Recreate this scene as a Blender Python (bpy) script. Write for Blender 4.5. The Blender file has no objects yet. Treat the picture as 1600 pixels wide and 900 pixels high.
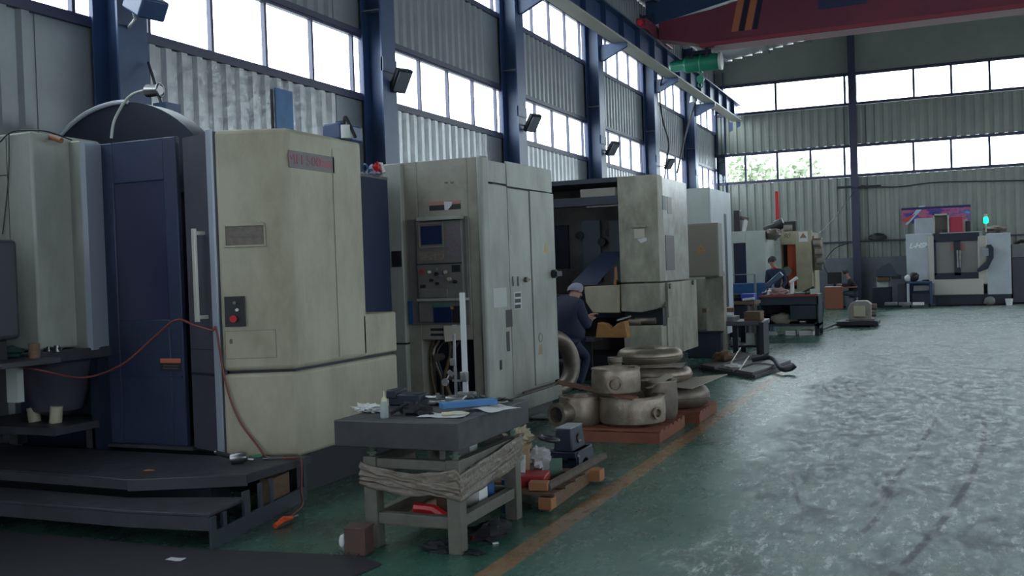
import bpy, math, random
from math import sin, cos, pi, radians, atan2, sqrt
from mathutils import Vector, Matrix, noise
random.seed(7)
SC = bpy.context.scene
COL = SC.collection
# ------------------------------------------------------------------ camera
EYE = Vector((0, 0, 1.7)); FPX = 1550.0
YAW, PIT, ROL = radians(23.27), radians(.987), radians(2.0)
FWD = Vector((-sin(YAW)*cos(PIT), cos(YAW)*cos(PIT), -sin(PIT)))
_r0 = Vector((cos(YAW), sin(YAW), 0)); _u0 = _r0.cross(FWD)
RGT = cos(ROL)*_r0 - sin(ROL)*_u0
UPV = sin(ROL)*_r0 + cos(ROL)*_u0
cam = bpy.data.objects.new('camera', bpy.data.cameras.new('camera')); COL.objects.link(cam)
cam.data.sensor_width = 36; cam.data.lens = 36*FPX/1600; cam.data.clip_end = 300
m = Matrix.Identity(4)
for i in range(3):
    m[i][0] = RGT[i]; m[i][1] = UPV[i]; m[i][2] = -FWD[i]; m[i][3] = EYE[i]
cam.matrix_world = m
SC.camera = cam
# ------------------------------------------------------------------ sky and exposure
SKY = 7.0
EXPO = 0.38
w = bpy.data.worlds.new('sky'); SC.world = w; w.use_nodes = True
bg = w.node_tree.nodes['Background']
bg.inputs[0].default_value = (.83, .93, 1.02, 1); bg.inputs[1].default_value = SKY
SC.view_settings.view_transform = 'Standard'; SC.view_settings.look = 'None'
SC.view_settings.exposure = EXPO; SC.view_settings.gamma = 1
SC.view_settings.use_curve_mapping = False
SC.cycles.use_denoising = True
SC.cycles.max_bounces = 8; SC.cycles.diffuse_bounces = 5; SC.cycles.glossy_bounces = 3
SC.cycles.transparent_max_bounces = 12
SC.cycles.sample_clamp_indirect = 6
WX, BY, RX, RY = -7.8, 38.5, 15.0, -13.0      # left wall, back wall, right wall, rear wall
ZL0, ZL1, ZU0, ZU1 = 4.33, 5.30, 6.67, 7.68   # left wall window bands
BL0, BL1, BU0, BU1 = 4.74, 5.86, 7.36, 8.48   # back wall window bands
def portal(name, loc, rot, sx, sy):
    l = bpy.data.lights.new(name, 'AREA'); l.shape = 'RECTANGLE'; l.size = sx; l.size_y = sy
    l.cycles.is_portal = True
    o = bpy.data.objects.new(name, l); COL.objects.link(o); o.location = loc; o.rotation_euler = rot
for z0, z1 in ((ZL0, ZL1), (ZU0, ZU1)):
    portal('window_light', (WX-.2, 12.7, (z0+z1)/2), (0, -pi/2, 0), z1-z0, 51.4)
    portal('window_light', (RX+.2, 12.7, (z0+z1)/2), (0, pi/2, 0), z1-z0, 51.4)
for z0, z1 in ((BL0, BL1), (BU0, BU1)):
    portal('window_light', (3.6, BY+.2, (z0+z1)/2), (-pi/2, 0, 0), 22.8, z1-z0)
portal('unseen_door_portal', (10.0, RY-.2, 2.0), (pi/2, 0, 0), 5.0, 4.0)  # unseen rear doorway, added so daylight reaches the machine fronts

# ------------------------------------------------------------------ helpers
def ray(px, py):
    return FWD + RGT*((px-800)/FPX) - UPV*((py-450)/FPX)
def atY(px, py, Y):
    d = ray(px, py); return EYE + d*(Y/d.y)
def atX(px, py, X):
    d = ray(px, py); return EYE + d*(X/d.x)
def atZ(px, py, z=0.0):
    d = ray(px, py); return EYE + d*((z-1.7)/d.z)

_mats = {}
def mat(name, col, rough=.5, metal=0.0, col2=None, scale=3.0, amt=.5, bump=0.0, bscale=40., stretch=(1, 1, 1), emit=None, spec=.5, trans=0.0, rvar=0.0):
    if name in _mats: return _mats[name]
    M = bpy.data.materials.new(name); M.use_nodes = True; nt = M.node_tree; N = nt.nodes; L = nt.links
    b = N['Principled BSDF']
    b.inputs['Base Color'].default_value = (*col, 1); b.inputs['Roughness'].default_value = rough
    b.inputs['Metallic'].default_value = metal; b.inputs['Specular IOR Level'].default_value = spec
    if col2 or bump or rvar:
        g = N.new('ShaderNodeNewGeometry'); mp = N.new('ShaderNodeMapping'); mp.inputs['Scale'].default_value = stretch
        L.new(g.outputs['Position'], mp.inputs['Vector'])
    if col2 or rvar:
        n = N.new('ShaderNodeTexNoise'); n.inputs['Scale'].default_value = scale; n.inputs['Detail'].default_value = 8
        n.inputs['Roughness'].default_value = .65
        L.new(mp.outputs[0], n.inputs['Vector'])
        r = N.new('ShaderNodeValToRGB'); r.color_ramp.elements[0].position = .5-.22; r.color_ramp.elements[1].position = .5+.3*amt+.05
        L.new(n.outputs['Fac'], r.inputs[0])
    if col2:
        x = N.new('ShaderNodeMixRGB'); x.inputs[1].default_value = (*col2, 1); x.inputs[2].default_value = (*col, 1)
        L.new(r.outputs[0], x.inputs[0]); L.new(x.outputs[0], b.inputs['Base Color'])
    if rvar:
        mr = N.new('ShaderNodeMapRange'); mr.inputs[3].default_value = rough+rvar; mr.inputs[4].default_value = rough
        L.new(n.outputs['Fac'], mr.inputs[0]); L.new(mr.outputs[0], b.inputs['Roughness'])
    if bump:
        n2 = N.new('ShaderNodeTexNoise'); n2.inputs['Scale'].default_value = bscale; n2.inputs['Detail'].default_value = 4
        L.new(mp.outputs[0], n2.inputs['Vector'])
        bp = N.new('ShaderNodeBump'); bp.inputs['Strength'].default_value = bump; bp.inputs['Distance'].default_value = .02
        L.new(n2.outputs['Fac'], bp.inputs['Height']); L.new(bp.outputs[0], b.inputs['Normal'])
    if emit:
        b.inputs['Emission Color'].default_value = (*col, 1); b.inputs['Emission Strength'].default_value = emit
    if trans:
        b.inputs['Alpha'].default_value = 1-trans
    _mats[name] = M
    return M

def fill_ngon(c): pass
class MB:
    def __init__(s): s.v = []; s.f = []; s.mi = []; s.cur = 0
    def use(s, i): s.cur = i; return s
    def add(s, vs, fs):
        k = len(s.v); s.v += [tuple(p) for p in vs]
        for f in fs: s.f.append([i+k for i in f]); s.mi.append(s.cur)
        return s
    def hexa(s, p):   # 8 corners, bottom ring then top ring (counter-clockwise from above)
        return s.add(p, [(3, 2, 1, 0), (4, 5, 6, 7), (0, 1, 5, 4), (1, 2, 6, 5), (2, 3, 7, 6), (3, 0, 4, 7)])
    def box(s, x0, x1, y0, y1, z0, z1):
        return s.hexa([(x0, y0, z0), (x1, y0, z0), (x1, y1, z0), (x0, y1, z0), (x0, y0, z1), (x1, y0, z1), (x1, y1, z1), (x0, y1, z1)])
    def prism(s, poly, z0, z1, top=None):
        n = len(poly); top = top or poly
        a = sum(poly[i][0]*poly[(i+1) % n][1]-poly[(i+1) % n][0]*poly[i][1] for i in range(n))
        if a < 0: poly = poly[::-1]; top = top[::-1]
        f = lambda z, i, p: z(p) if callable(z) else z
        v = [(p[0], p[1], f(z0, 0, p)) for p in poly]+[(p[0], p[1], f(z1, 0, p)) for p in top]
        return s.add(v, [tuple(range(n-1, -1, -1)), tuple(range(n, 2*n))]+[(i, (i+1) % n, n+(i+1) % n, n+i) for i in range(n)])
    def fb(s, F, u0, u1, z0, z1, d0, d1):
        return s.hexa([F.w(u0, z0, d1), F.w(u1, z0, d1), F.w(u1, z0, d0), F.w(u0, z0, d0), F.w(u0, z1, d1), F.w(u1, z1, d1), F.w(u1, z1, d0), F.w(u0, z1, d0)])
    def fpx(s, F, x0, y0, x1, y1, d0, d1):
        u0, u1, z0, z1 = F.rect(x0, y0, x1, y1); return s.fb(F, u0, u1, z0, z1, d0, d1)
    def fpoly(s, F, pts, d0, d1):
        n = len(pts)
        a = sum(pts[i][0]*pts[(i+1) % n][1]-pts[(i+1) % n][0]*pts[i][1] for i in range(n))
        if a < 0: pts = pts[::-1]
        v = [F.w(u, z, d1) for u, z in pts]+[F.w(u, z, d0) for u, z in pts]
        return s.add(v, [tuple(range(n)), tuple(range(2*n-1, n-1, -1))]+[(i, n+i, n+(i+1) % n, (i+1) % n) for i in range(n)])
    def ob(s, c, size, rz=0, rx=0, ry=0):   # oriented box about its centre
        R = Matrix.Rotation(rz, 3, 'Z') @ Matrix.Rotation(ry, 3, 'Y') @ Matrix.Rotation(rx, 3, 'X')
        a, b, h = [q/2 for q in size]; c = Vector(c)
        P = [(-a, -b, -h), (a, -b, -h), (a, b, -h), (-a, b, -h), (-a, -b, h), (a, -b, h), (a, b, h), (-a, b, h)]
        return s.hexa([c + R @ Vector(p) for p in P])
    def tube(s, pts, r, n=8, closed=False, r1=None):
        pts = [Vector(p) for p in pts]; m = len(pts); k0 = []
        vs = []; prev = None
        for i, p in enumerate(pts):
            if closed: t = (pts[(i+1) % m]-pts[i-1])
            else: t = pts[min(i+1, m-1)]-pts[max(i-1, 0)]
            t = t.normalized() if t.length > 1e-9 else Vector((0, 0, 1))
            if prev is None:
                a = t.orthogonal().normalized()
            else:
                a = prev - t*prev.dot(t); a = a.normalized() if a.length > 1e-6 else t.orthogonal().normalized()
            prev = a; b = t.cross(a)
            rr = (r + (r1-r)*i/max(m-1, 1)) if r1 is not None else (r[i] if isinstance(r, (list, tuple)) else r)
            for j in range(n):
                an = 2*pi*j/n; vs.append(p+a*cos(an)*rr+b*sin(an)*rr)
        fs = []
        for i in range(m if closed else m-1):
            i2 = (i+1) % m
            for j in range(n):
                j2 = (j+1) % n; fs.append((i*n+j, i*n+j2, i2*n+j2, i2*n+j))
        if not closed:
            fs.append(tuple(range(n-1, -1, -1))); fs.append(tuple((m-1)*n+j for j in range(n)))
        return s.add(vs, fs)
    def cyl(s, p0, p1, r, r1=None, n=16):
        return s.tube([p0, p1], r, n, r1=r if r1 is None else r1)
    def lathe(s, c, prof, n=32, axis=(0, 0, 1), closed=False):   # prof: (radius, height)
        ax = Vector(axis).normalized(); a = ax.orthogonal().normalized(); b = ax.cross(a); c = Vector(c)
        vs = []; m = len(prof)
        for r, h in prof:
            for j in range(n):
                t = 2*pi*j/n; vs.append(c+ax*h+(a*cos(t)+b*sin(t))*max(r, 1e-4))
        fs = []
        for i in range(m if closed else m-1):
            i2 = (i+1) % m
            for j in range(n):
                j2 = (j+1) % n; fs.append((i*n+j, i*n+j2, i2*n+j2, i2*n+j))
        if not closed:
            fs.append(tuple(range(n-1, -1, -1))); fs.append(tuple((m-1)*n+j for j in range(n)))
        return s.add(vs, fs)
    def torus(s, c, R, r, axis=(0, 0, 1), n=40, k=14, sq=1.0, a0=0, a1=None):
        prof = [(R+r*cos(2*pi*i/k), r*sq*sin(2*pi*i/k)) for i in range(k)]
        return s.lathe(c, prof, n, axis, closed=True)
    def blob(s, c, size, seed=0, amp=.35, fr=2.0, n=14, m=9, rz=0, zmin=None):
        vs = []; c = Vector(c)
        for i in range(m+1):
            th = pi*i/m
            for j in range(n):
                ph = 2*pi*j/n
                d = Vector((sin(th)*cos(ph), sin(th)*sin(ph), cos(th)))
                q = d*(1+amp*noise.noise(d*fr+Vector((seed*7.3, seed*1.7, seed))))
                q = Vector((q.x*size[0]/2, q.y*size[1]/2, q.z*size[2]/2)); q.rotate(Matrix.Rotation(rz, 3, 'Z'))
                p = c+q
                if zmin is not None: p.z = max(p.z, zmin)
                vs.append(p)
        fs = []
        for i in range(m):
            for j in range(n):
                j2 = (j+1) % n; fs.append((i*n+j, (i+1)*n+j, (i+1)*n+j2, i*n+j2))
        return s.add(vs, fs)
    def sheet(s, c, sx, sy, rz=0, curl=.02, seed=0, th=.002, nx=6, ny=5, tilt=0):   # thin bent sheet
        R = Matrix.Rotation(rz, 3, 'Z') @ Matrix.Rotation(tilt, 3, 'Y'); c = Vector(c); top = []; bot = []
        for i in range(nx+1):
            for j in range(ny+1):
                x = (i/nx-.5)*sx; y = (j/ny-.5)*sy
                z = curl*abs(noise.noise(Vector((x*6+seed, y*6, seed*3.1))))*2
                top.append(c+R @ Vector((x, y, z+th))); bot.append(c+R @ Vector((x, y, z)))
        k = len(top); fs = []; W = ny+1
        for i in range(nx):
            for j in range(ny):
                q = (i*W+j, (i+1)*W+j, (i+1)*W+j+1, i*W+j+1); fs.append(q); fs.append(tuple(reversed([a+k for a in q])))
        rim = [i*W for i in range(nx+1)]+[nx*W+j for j in range(1, ny+1)]+[i*W+ny for i in range(nx-1, -1, -1)]+[j for j in range(ny-1, 0, -1)]
        for a, b in zip(rim, rim[1:]+rim[:1]): fs.append((b, a, a+k, b+k))
        return s.add(top+bot, fs)

class Face:
    def __init__(s, A, B):
        s.o = Vector((A[0], A[1], 0)); d = Vector((B[0]-A[0], B[1]-A[1], 0)); s.L = d.length; s.u = d.normalized()
        s.n = Vector((s.u.y, -s.u.x, 0))
    def w(s, u, z, d=0): p = s.o+s.u*u+s.n*d; return (p.x, p.y, z)
    def at(s, px, py, d=0):
        r = ray(px, py); t = (d-(EYE-s.o).dot(s.n))/r.dot(s.n); p = EYE+r*t
        return ((p-s.o).dot(s.u), p.z)
    def rect(s, x0, y0, x1, y1):
        ym = (y0+y1)/2; xm = (x0+x1)/2
        return s.at(x0, ym)[0], s.at(x1, ym)[0], s.at(xm, y1)[1], s.at(xm, y0)[1]

ORG = {}
def finish(o, bevel, smooth):
    me = o.data
    if smooth:
        for p in me.polygons: p.use_smooth = True
        me.set_sharp_from_angle(angle=radians(smooth if smooth is not True else 40))
    if bevel:
        b = o.modifiers.new('Bevel', 'BEVEL'); b.width = bevel; b.segments = 3 if bevel > .02 else 2; b.limit_method = 'ANGLE'; b.angle_limit = radians(35)
        b.harden_normals = False
def mesh(name, mb, mt, org=(0, 0, 0)):
    me = bpy.data.meshes.new(name)
    ox, oy, oz = org
    me.from_pydata([(x-ox, y-oy, z-oz) for x, y, z in mb.v], [], mb.f)
    for q in (mt if isinstance(mt, (list, tuple)) else [mt]): me.materials.append(q)
    if any(mb.mi):
        for p, i in zip(me.polygons, mb.mi): p.material_index = i
    me.validate(); me.update()
    return me
def T(name, label, cat, loc, group=None):
    o = bpy.data.objects.new(name, None); COL.objects.link(o); o.location = loc; o.empty_display_size = .1
    o['label'] = label; o['category'] = cat
    if group: o['group'] = group
    ORG[o] = tuple(loc); return o
def P(name, mb, mt, parent, bevel=0, smooth=40, label=None):
    org = ORG[parent]; o = bpy.data.objects.new(name, mesh(name, mb, mt, org)); COL.objects.link(o); o.parent = parent
    ORG[o] = org; finish(o, bevel, smooth)
    if label: o['label'] = label
    return o
def base_of(mb):
    xs, ys, zs = zip(*mb.v); return ((min(xs)+max(xs))/2, (min(ys)+max(ys))/2, min(zs))
def S(name, label, cat, mb, mt, group=None, bevel=0, smooth=40):
    org = base_of(mb); o = bpy.data.objects.new(name, mesh(name, mb, mt, org)); COL.objects.link(o); o.location = org
    ORG[o] = org; finish(o, bevel, smooth)
    o['label'] = label; o['category'] = cat
    if group: o['group'] = group
    return o
def ST(name, mb, mt, parent=None, smooth=0):
    o = bpy.data.objects.new(name, mesh(name, mb, mt)); COL.objects.link(o); ORG[o] = (0, 0, 0); finish(o, 0, smooth)
    if parent: o.parent = parent
    else: o['kind'] = 'structure'
    return o
def text(name, body, F, u, z, d, size, mt, parent, shear=0, sx=1, off=0):
    c = bpy.data.curves.new(name, 'FONT'); c.body = body; c.size = size; c.extrude = .0015; c.shear = shear; c.offset = off
    c.align_x = 'CENTER'; c.align_y = 'CENTER'; c.materials.append(mt)
    t0 = bpy.data.objects.new(name, c); COL.objects.link(t0); bpy.context.view_layer.update()
    me = bpy.data.meshes.new_from_object(t0); bpy.data.objects.remove(t0)
    o = bpy.data.objects.new(name, me); COL.objects.link(o); o.parent = parent
    p = Vector(F.w(u, z, d))-Vector(ORG[parent]); M_ = Matrix.Identity(4)
    for i in range(3): M_[i][0] = F.u[i]*sx; M_[i][1] = (0, 0, 1)[i]; M_[i][2] = F.n[i]; M_[i][3] = p[i]
    o.matrix_local = M_; ORG[o] = ORG[parent]; return o
def arc(c, r, a0, a1, n=12):  # arc in XZ plane
    return [(c[0]+r*cos(a0+(a1-a0)*i/n), c[1], c[2]+r*sin(a0+(a1-a0)*i/n)) for i in range(n+1)]
def smoothpath(pts, n=8):   # catmull-rom
    pts = [Vector(p) for p in pts]; out = []
    for i in range(len(pts)-1):
        p0 = pts[max(i-1, 0)]; p1 = pts[i]; p2 = pts[i+1]; p3 = pts[min(i+2, len(pts)-1)]
        for k in range(n):
            t = k/n; out.append(.5*((2*p1)+(p2-p0)*t+(2*p0-5*p1+4*p2-p3)*t*t+(3*p1-p0-3*p2+p3)*t**3))
    out.append(pts[-1]); return out

# ------------------------------------------------------------------ materials
CREAM = mat('cream_paint', (.48, .45, .345), .42, col2=(.32, .28, .20), scale=2.2, amt=.2, stretch=(1, 1, .5), rvar=.2)
CREAM2 = mat('grey_cream_paint', (.40, .42, .38), .38, col2=(.25, .24, .21), scale=2.0, amt=.3, stretch=(1, 1, .45), rvar=.2)
CREAMD = mat('dirty_cream_paint', (.42, .40, .33), .45, col2=(.16, .14, .11), scale=3.0, amt=.5, stretch=(1, 1, .5), rvar=.2)
PALE = mat('pale_machine_paint', (.50, .55, .52), .4, col2=(.40, .43, .40), scale=2)
WHITE = mat('white_machine_paint', (.52, .57, .62), .4, col2=(.42, .46, .5), scale=2)
STEELB = mat('pale_blue_strip', (.36, .40, .48), .35, .2)
NAVY = mat('navy_door_paint', (.030, .045, .105), .32, col2=(.022, .030, .065), scale=1.5, amt=.4, rvar=.25)
NAVYD = mat('dark_navy_paint', (.012, .018, .045), .45, col2=(.008, .011, .025), scale=3)
MAUVE = mat('mauve_grey_paint', (.085, .08, .11), .4, col2=(.05, .05, .07), scale=2)
TINT = mat('tinted_window', (.035, .038, .085), .22)
BLACK = mat('black_paint', (.014, .016, .024), .5)
BLK2 = mat('black_plastic', (.02, .02, .025), .4)
GREY = mat('grey_paint', (.22, .22, .22), .45, col2=(.15, .15, .15), scale=3)
TAN = mat('tan_paint', (.25, .22, .19), .45)
PANEL = mat('control_panel_grey', (.20, .185, .175), .45, col2=(.14, .13, .125), scale=6)
COLBLUE = mat('blue_column_paint', (.045, .085, .20), .38, col2=(.03, .055, .13), scale=2)
COLGREY = mat('grey_column_paint', (.17, .19, .22), .42, col2=(.12, .135, .16), scale=2)
SHEETM = mat('corrugated_sheet', (.30, .32, .34), .34, .35, col2=(.22, .235, .25), scale=1.2, rvar=.15)
FOIL = mat('wrinkled_foil_sheet', (.42, .43, .45), .32, .6, col2=(.30, .31, .32), scale=5, bump=.5, bscale=9, stretch=(1, 1, .6))
SHEETG = mat('greenish_corrugated_sheet', (.34, .37, .33), .45, .1, col2=(.27, .29, .27), scale=.8)
BRICK = mat('grey_dado_wall', (.20, .22, .26), .7, col2=(.15, .165, .20), scale=3)
FRAME = mat('window_frame_paint', (.05, .05, .10), .45)
CONC = mat('roof_sheet', (.25, .26, .27), .6)
STEEL = mat('bare_steel', (.35, .35, .36), .3, .9, col2=(.2, .2, .2), scale=8)
CAST = mat('cast_stainless', (.40, .34, .28), .36, .75, col2=(.22, .165, .13), scale=6, rvar=.2, bump=.15, bscale=30)
CASTD = mat('dull_cast_metal', (.25, .21, .18), .42, .65, col2=(.13, .105, .09), scale=6, rvar=.2)
RUST = mat('rusty_red_pallet', (.26, .075, .04), .65, col2=(.14, .05, .03), scale=8)
WOOD = mat('rough_timber', (.20, .12, .075), .75, col2=(.11, .065, .04), scale=10, stretch=(1, 1, 6))
CARD = mat('cardboard', (.36, .25, .15), .8)
PAPER = mat('white_paper', (.62, .62, .64), .7)
TISSUE = mat('white_tissue', (.7, .7, .7), .8)
ORANGE = mat('orange_plastic', (.7, .09, .02), .4)
REDP = mat('red_paint', (.55, .02, .03), .35)
REDDULL = mat('crane_red_paint', (.25, .045, .075), .45, col2=(.17, .035, .07), scale=.8)
BLUEP = mat('blue_paint', (.03, .12, .32), .4, col2=(.02, .08, .2), scale=4)
BOOKB = mat('blue_box_card', (.06, .20, .45), .5)
HOISTG = mat('green_hoist_paint', (.02, .22, .13), .35)
STRIPE = mat('orange_stripe', (.55, .17, .08), .5)
GRANITE = mat('dark_plate_iron', (.062, .062, .068), .42, col2=(.035, .035, .04), scale=7, rvar=.25)
STAND = mat('stand_grey_green', (.155, .15, .125), .5, col2=(.09, .085, .07), scale=8)
DECK = mat('dark_deck_steel', (.055, .055, .07), .38, col2=(.03, .03, .036), scale=4, rvar=.25)
MATF = mat('dark_mat', (.028, .025, .035), .6, col2=(.018, .018, .024), scale=5)
HOSE = mat('red_hose', (.20, .05, .04), .45)
WIRE = mat('dark_wire', (.02, .02, .025), .5)
SKIN = mat('skin', (.40, .22, .17), .55)
CLOTHN = mat('navy_cloth', (.016, .022, .055), .85)
CLOTHG = mat('grey_cloth', (.30, .28, .36), .85)
CLOTHK = mat('black_cloth', (.015, .015, .02), .85)
HAIR = mat('black_hair', (.012, .010, .010), .6)
FILM = mat('wrap_film', (.30, .25, .21), .3, col2=(.20, .165, .14), scale=14, bump=.8, bscale=30, trans=.25)
DESKW = mat('brown_desk_wood', (.30, .10, .06), .5)
ORSIDE = mat('orange_interior', (.80, .13, .05), .5)
GLOWG = mat('green_lamp', (.0, .9, .35), .3, emit=2.0)
SCREEN = mat('dark_screen', (.012, .025, .09), .15)
YEL = mat('warning_yellow', (.55, .32, .05), .5)
GREENB = mat('green_board', (.10, .18, .14), .6)
CLEAR = mat('milky_bottle', (.45, .5, .48), .3, trans=.35)
YELB = mat('pale_yellow_cap', (.6, .6, .4), .4)
LEAF = mat('tree_leaves', (.42, .47, .33), .7, col2=(.30, .34, .24), scale=3)  # leaves lightened so their colour carries the bright outdoor haze
BARK = mat('tree_bark', (.12, .09, .06), .8)
GROUND = mat('yard_ground', (.35, .35, .33), .8)

def glass_mat():
    M = bpy.data.materials.new('window_glass'); M.use_nodes = True; N = M.node_tree.nodes; L = M.node_tree.links
    for n in list(N): N.remove(n)
    o = N.new('ShaderNodeOutputMaterial'); t = N.new('ShaderNodeBsdfTransparent'); g = N.new('ShaderNodeBsdfGlossy'); x = N.new('ShaderNodeMixShader')
    t.inputs[0].default_value = (.96, .98, .97, 1); g.inputs['Roughness'].default_value = .05
    x.inputs[0].default_value = .06; L.new(t.outputs[0], x.inputs[1]); L.new(g.outputs[0], x.inputs[2]); L.new(x.outputs[0], o.inputs[0])
    return M
GLASS = glass_mat()

def floor_mat():
    M = bpy.data.materials.new('painted_workshop_floor'); M.use_nodes = True; nt = M.node_tree; N = nt.nodes; L = nt.links
    b = N['Principled BSDF']; g = N.new('ShaderNodeNewGeometry'); sp = N.new('ShaderNodeSeparateXYZ'); L.new(g.outputs['Position'], sp.inputs[0])
    def val(x): return x
    def ma(op, a, b_=None, c=None, clamp=False):
        n = N.new('ShaderNodeMath'); n.operation = op; n.use_clamp = clamp
        for i, q in enumerate((a, b_, c)):
            if q is None: continue
            if isinstance(q, (int, float)): n.inputs[i].default_value = q
            else: L.new(q, n.inputs[i])
        return n.outputs[0]
    def noi(scale, det=6, rough=.6, st=(1, 1, 1), rz=0):
        mp = N.new('ShaderNodeMapping'); mp.inputs['Scale'].default_value = st; mp.inputs['Rotation'].default_value = (0, 0, rz); L.new(g.outputs['Position'], mp.inputs[0])
        n = N.new('ShaderNodeTexNoise'); n.inputs['Scale'].default_value = scale; n.inputs['Detail'].default_value = det; n.inputs['Roughness'].default_value = rough
        L.new(mp.outputs[0], n.inputs['Vector']); return n.outputs['Fac']
    def sstep(x, a, b2):
        n = N.new('ShaderNodeMapRange'); n.interpolation_type = 'SMOOTHSTEP'; n.inputs[1].default_value = a; n.inputs[2].default_value = b2
        L.new(x, n.inputs[0]); return n.outputs[0]
    def mix(f, c1, c2):
        n = N.new('ShaderNodeMixRGB')
        if isinstance(f, (int, float)): n.inputs[0].default_value = f
        else: L.new(f, n.inputs[0])
        for i, q in ((1, c1), (2, c2)):
            if isinstance(q, tuple): n.inputs[i].default_value = (*q, 1)
            else: L.new(q, n.inputs[i])
        return n.outputs[0]
    X, Y = sp.outputs[0], sp.outputs[1]
    nb = noi(.5, 5); nm = noi(2.5, 8, .7); nf = noi(6, 10, .8, (1.3, .6, 1), .3); ns = noi(8, 8, .8, (1.7, .5, 1), -.25)
    green = mix(sstep(nm, .35, .65), (.035, .105, .075), (.055, .15, .115))
    # worn traffic lane
    xb = ma('ADD', X, ma('MULTIPLY', ma('SUBTRACT', nb, .5), 1.6))
    worn = sstep(xb, -1.75, -1.15)
    scuff = sstep(nf, .43, .57)
    lane = mix(scuff, (.10, .155, .14), (.36, .40, .38))
    lane = mix(sstep(ns, .53, .60), lane, (.75, .78, .76))
    lane = mix(ma('MULTIPLY', sstep(noi(1.5, 8, .75, (1.2, .8, 1)), .48, .60), .8), lane, (.10, .12, .12))
    col = mix(ma('MULTIPLY', worn, ma('ADD', .55, ma('MULTIPLY', scuff, .45))), green, lane)
    # tyre marks: rings of rubber on the paint
    def ring(cx, cy, r, wd, y0, y1, x0=-99, x1=99):
        dx = ma('SUBTRACT', X, cx); dy = ma('SUBTRACT', Y, cy)
        d = ma('SQRT', ma('ADD', ma('MULTIPLY', dx, dx), ma('MULTIPLY', dy, dy)))
        e = ma('ABSOLUTE', ma('SUBTRACT', d, r)); k = ma('SUBTRACT', 1., sstep(e, wd*.4, wd))
        k = ma('MULTIPLY', k, ma('MULTIPLY', sstep(Y, y0, y0+.3), ma('SUBTRACT', 1., sstep(Y, y1-.3, y1))))
        return ma('MULTIPLY', k, ma('MULTIPLY', ma('GREATER_THAN', X, x0), ma('LESS_THAN', X, x1)))
    marks = None
    for a in RINGS:
        k = ring(*a); marks = k if marks is None else ma('MAXIMUM', marks, k)
    col = mix(ma('MULTIPLY', marks, ma('ADD', .45, ma('MULTIPLY', sstep(nm, .3, .6), .4))), col, (.035, .04, .045))
    # joints
    def line(v, at, wd):
        return ma('LESS_THAN', ma('ABSOLUTE', ma('SUBTRACT', v, at)), wd)
    jt = ma('MAXIMUM', line(X, -3.02, .012), ma('MAXIMUM', line(Y, 12.4, .02), ma('MAXIMUM', line(Y, 18.4, .02), line(X, 2.6, .012))))
    jt = ma('MULTIPLY', jt, ma('GREATER_THAN', Y, 9.5))
    col = mix(ma('MULTIPLY', jt, .8), col, (.02, .03, .03))
    # painted orange line
    yl = ma('LESS_THAN', ma('ABSOLUTE', ma('SUBTRACT', ma('ADD', X, ma('MULTIPLY', Y, -.012)), -2.42)), .075)
    yl = ma('MULTIPLY', yl, ma('LESS_THAN', Y, 16.5))
    col = mix(ma('MULTIPLY', yl, ma('SUBTRACT', .95, ma('MULTIPLY', sstep(nm, .5, .75), .55))), col, mix(sstep(nm, .4, .6), (.26, .15, .075), (.34, .20, .10)))
    # patchy darkening of the floor towards the machines
    dark_patches = ma('MULTIPLY', sstep(noi(.9, 6), .42, .62), ma('SUBTRACT', 1., sstep(X, -3.9, -2.6)))
    col = mix(ma('MULTIPLY', dark_patches, .75), col, (.02, .03, .03))
    L.new(col, b.inputs['Base Color'])
    rr = ma('ADD', .16, ma('MULTIPLY', nf, .24)); rr = ma('ADD', rr, ma('MULTIPLY', worn, ma('ADD', .08, ma('MULTIPLY', scuff, .22)))); L.new(rr, b.inputs['Roughness'])
    bp = N.new('ShaderNodeBump'); bp.inputs['Strength'].default_value = .35; bp.inputs['Distance'].default_value = .006
    L.new(nf, bp.inputs['Height']); L.new(bp.outputs[0], b.inputs['Normal'])
    return M
def circ3(a, b, c):
    ax, ay = a[0], a[1]; bx, by = b[0], b[1]; cx, cy = c[0], c[1]
    d = 2*(ax*(by-cy)+bx*(cy-ay)+cx*(ay-by))
    ux = ((ax*ax+ay*ay)*(by-cy)+(bx*bx+by*by)*(cy-ay)+(cx*cx+cy*cy)*(ay-by))/d
    uy = ((ax*ax+ay*ay)*(cx-bx)+(bx*bx+by*by)*(ax-cx)+(cx*cx+cy*cy)*(bx-ax))/d
    return ux, uy, sqrt((ax-ux)**2+(ay-uy)**2)
RINGS = []
for q, wd in (([(1400, 895), (1490, 790), (1537, 655)], .035), ([(1365, 790), (1420, 720), (1462, 655)], .03),
              ([(1238, 735), (1245, 775), (1252, 795)], .02), ([(1350, 830), (1378, 800), (1385, 740)], .03)):
    P3 = [atZ(*p) for p in q]; cx, cy, r = circ3(*P3)
    xs = [p.x for p in P3]; ys = [p.y for p in P3]
    RINGS.append((cx, cy, r, wd, min(ys)-.2, max(ys)+.2, min(xs)-.3, max(xs)+.3))
for k in range(7):
    q = [(1250+k*17, 592), (1236+k*17, 604), (1262+k*20, 622)]
    P3 = [atZ(*p) for p in q]; cx, cy, r = circ3(*P3); xs = [p.x for p in P3]; ys = [p.y for p in P3]
    RINGS.append((cx, cy, r, .03, min(ys)-.1, max(ys)+.1, min(xs)-.1, max(xs)+.1))
FLOOR = floor_mat()

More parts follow.
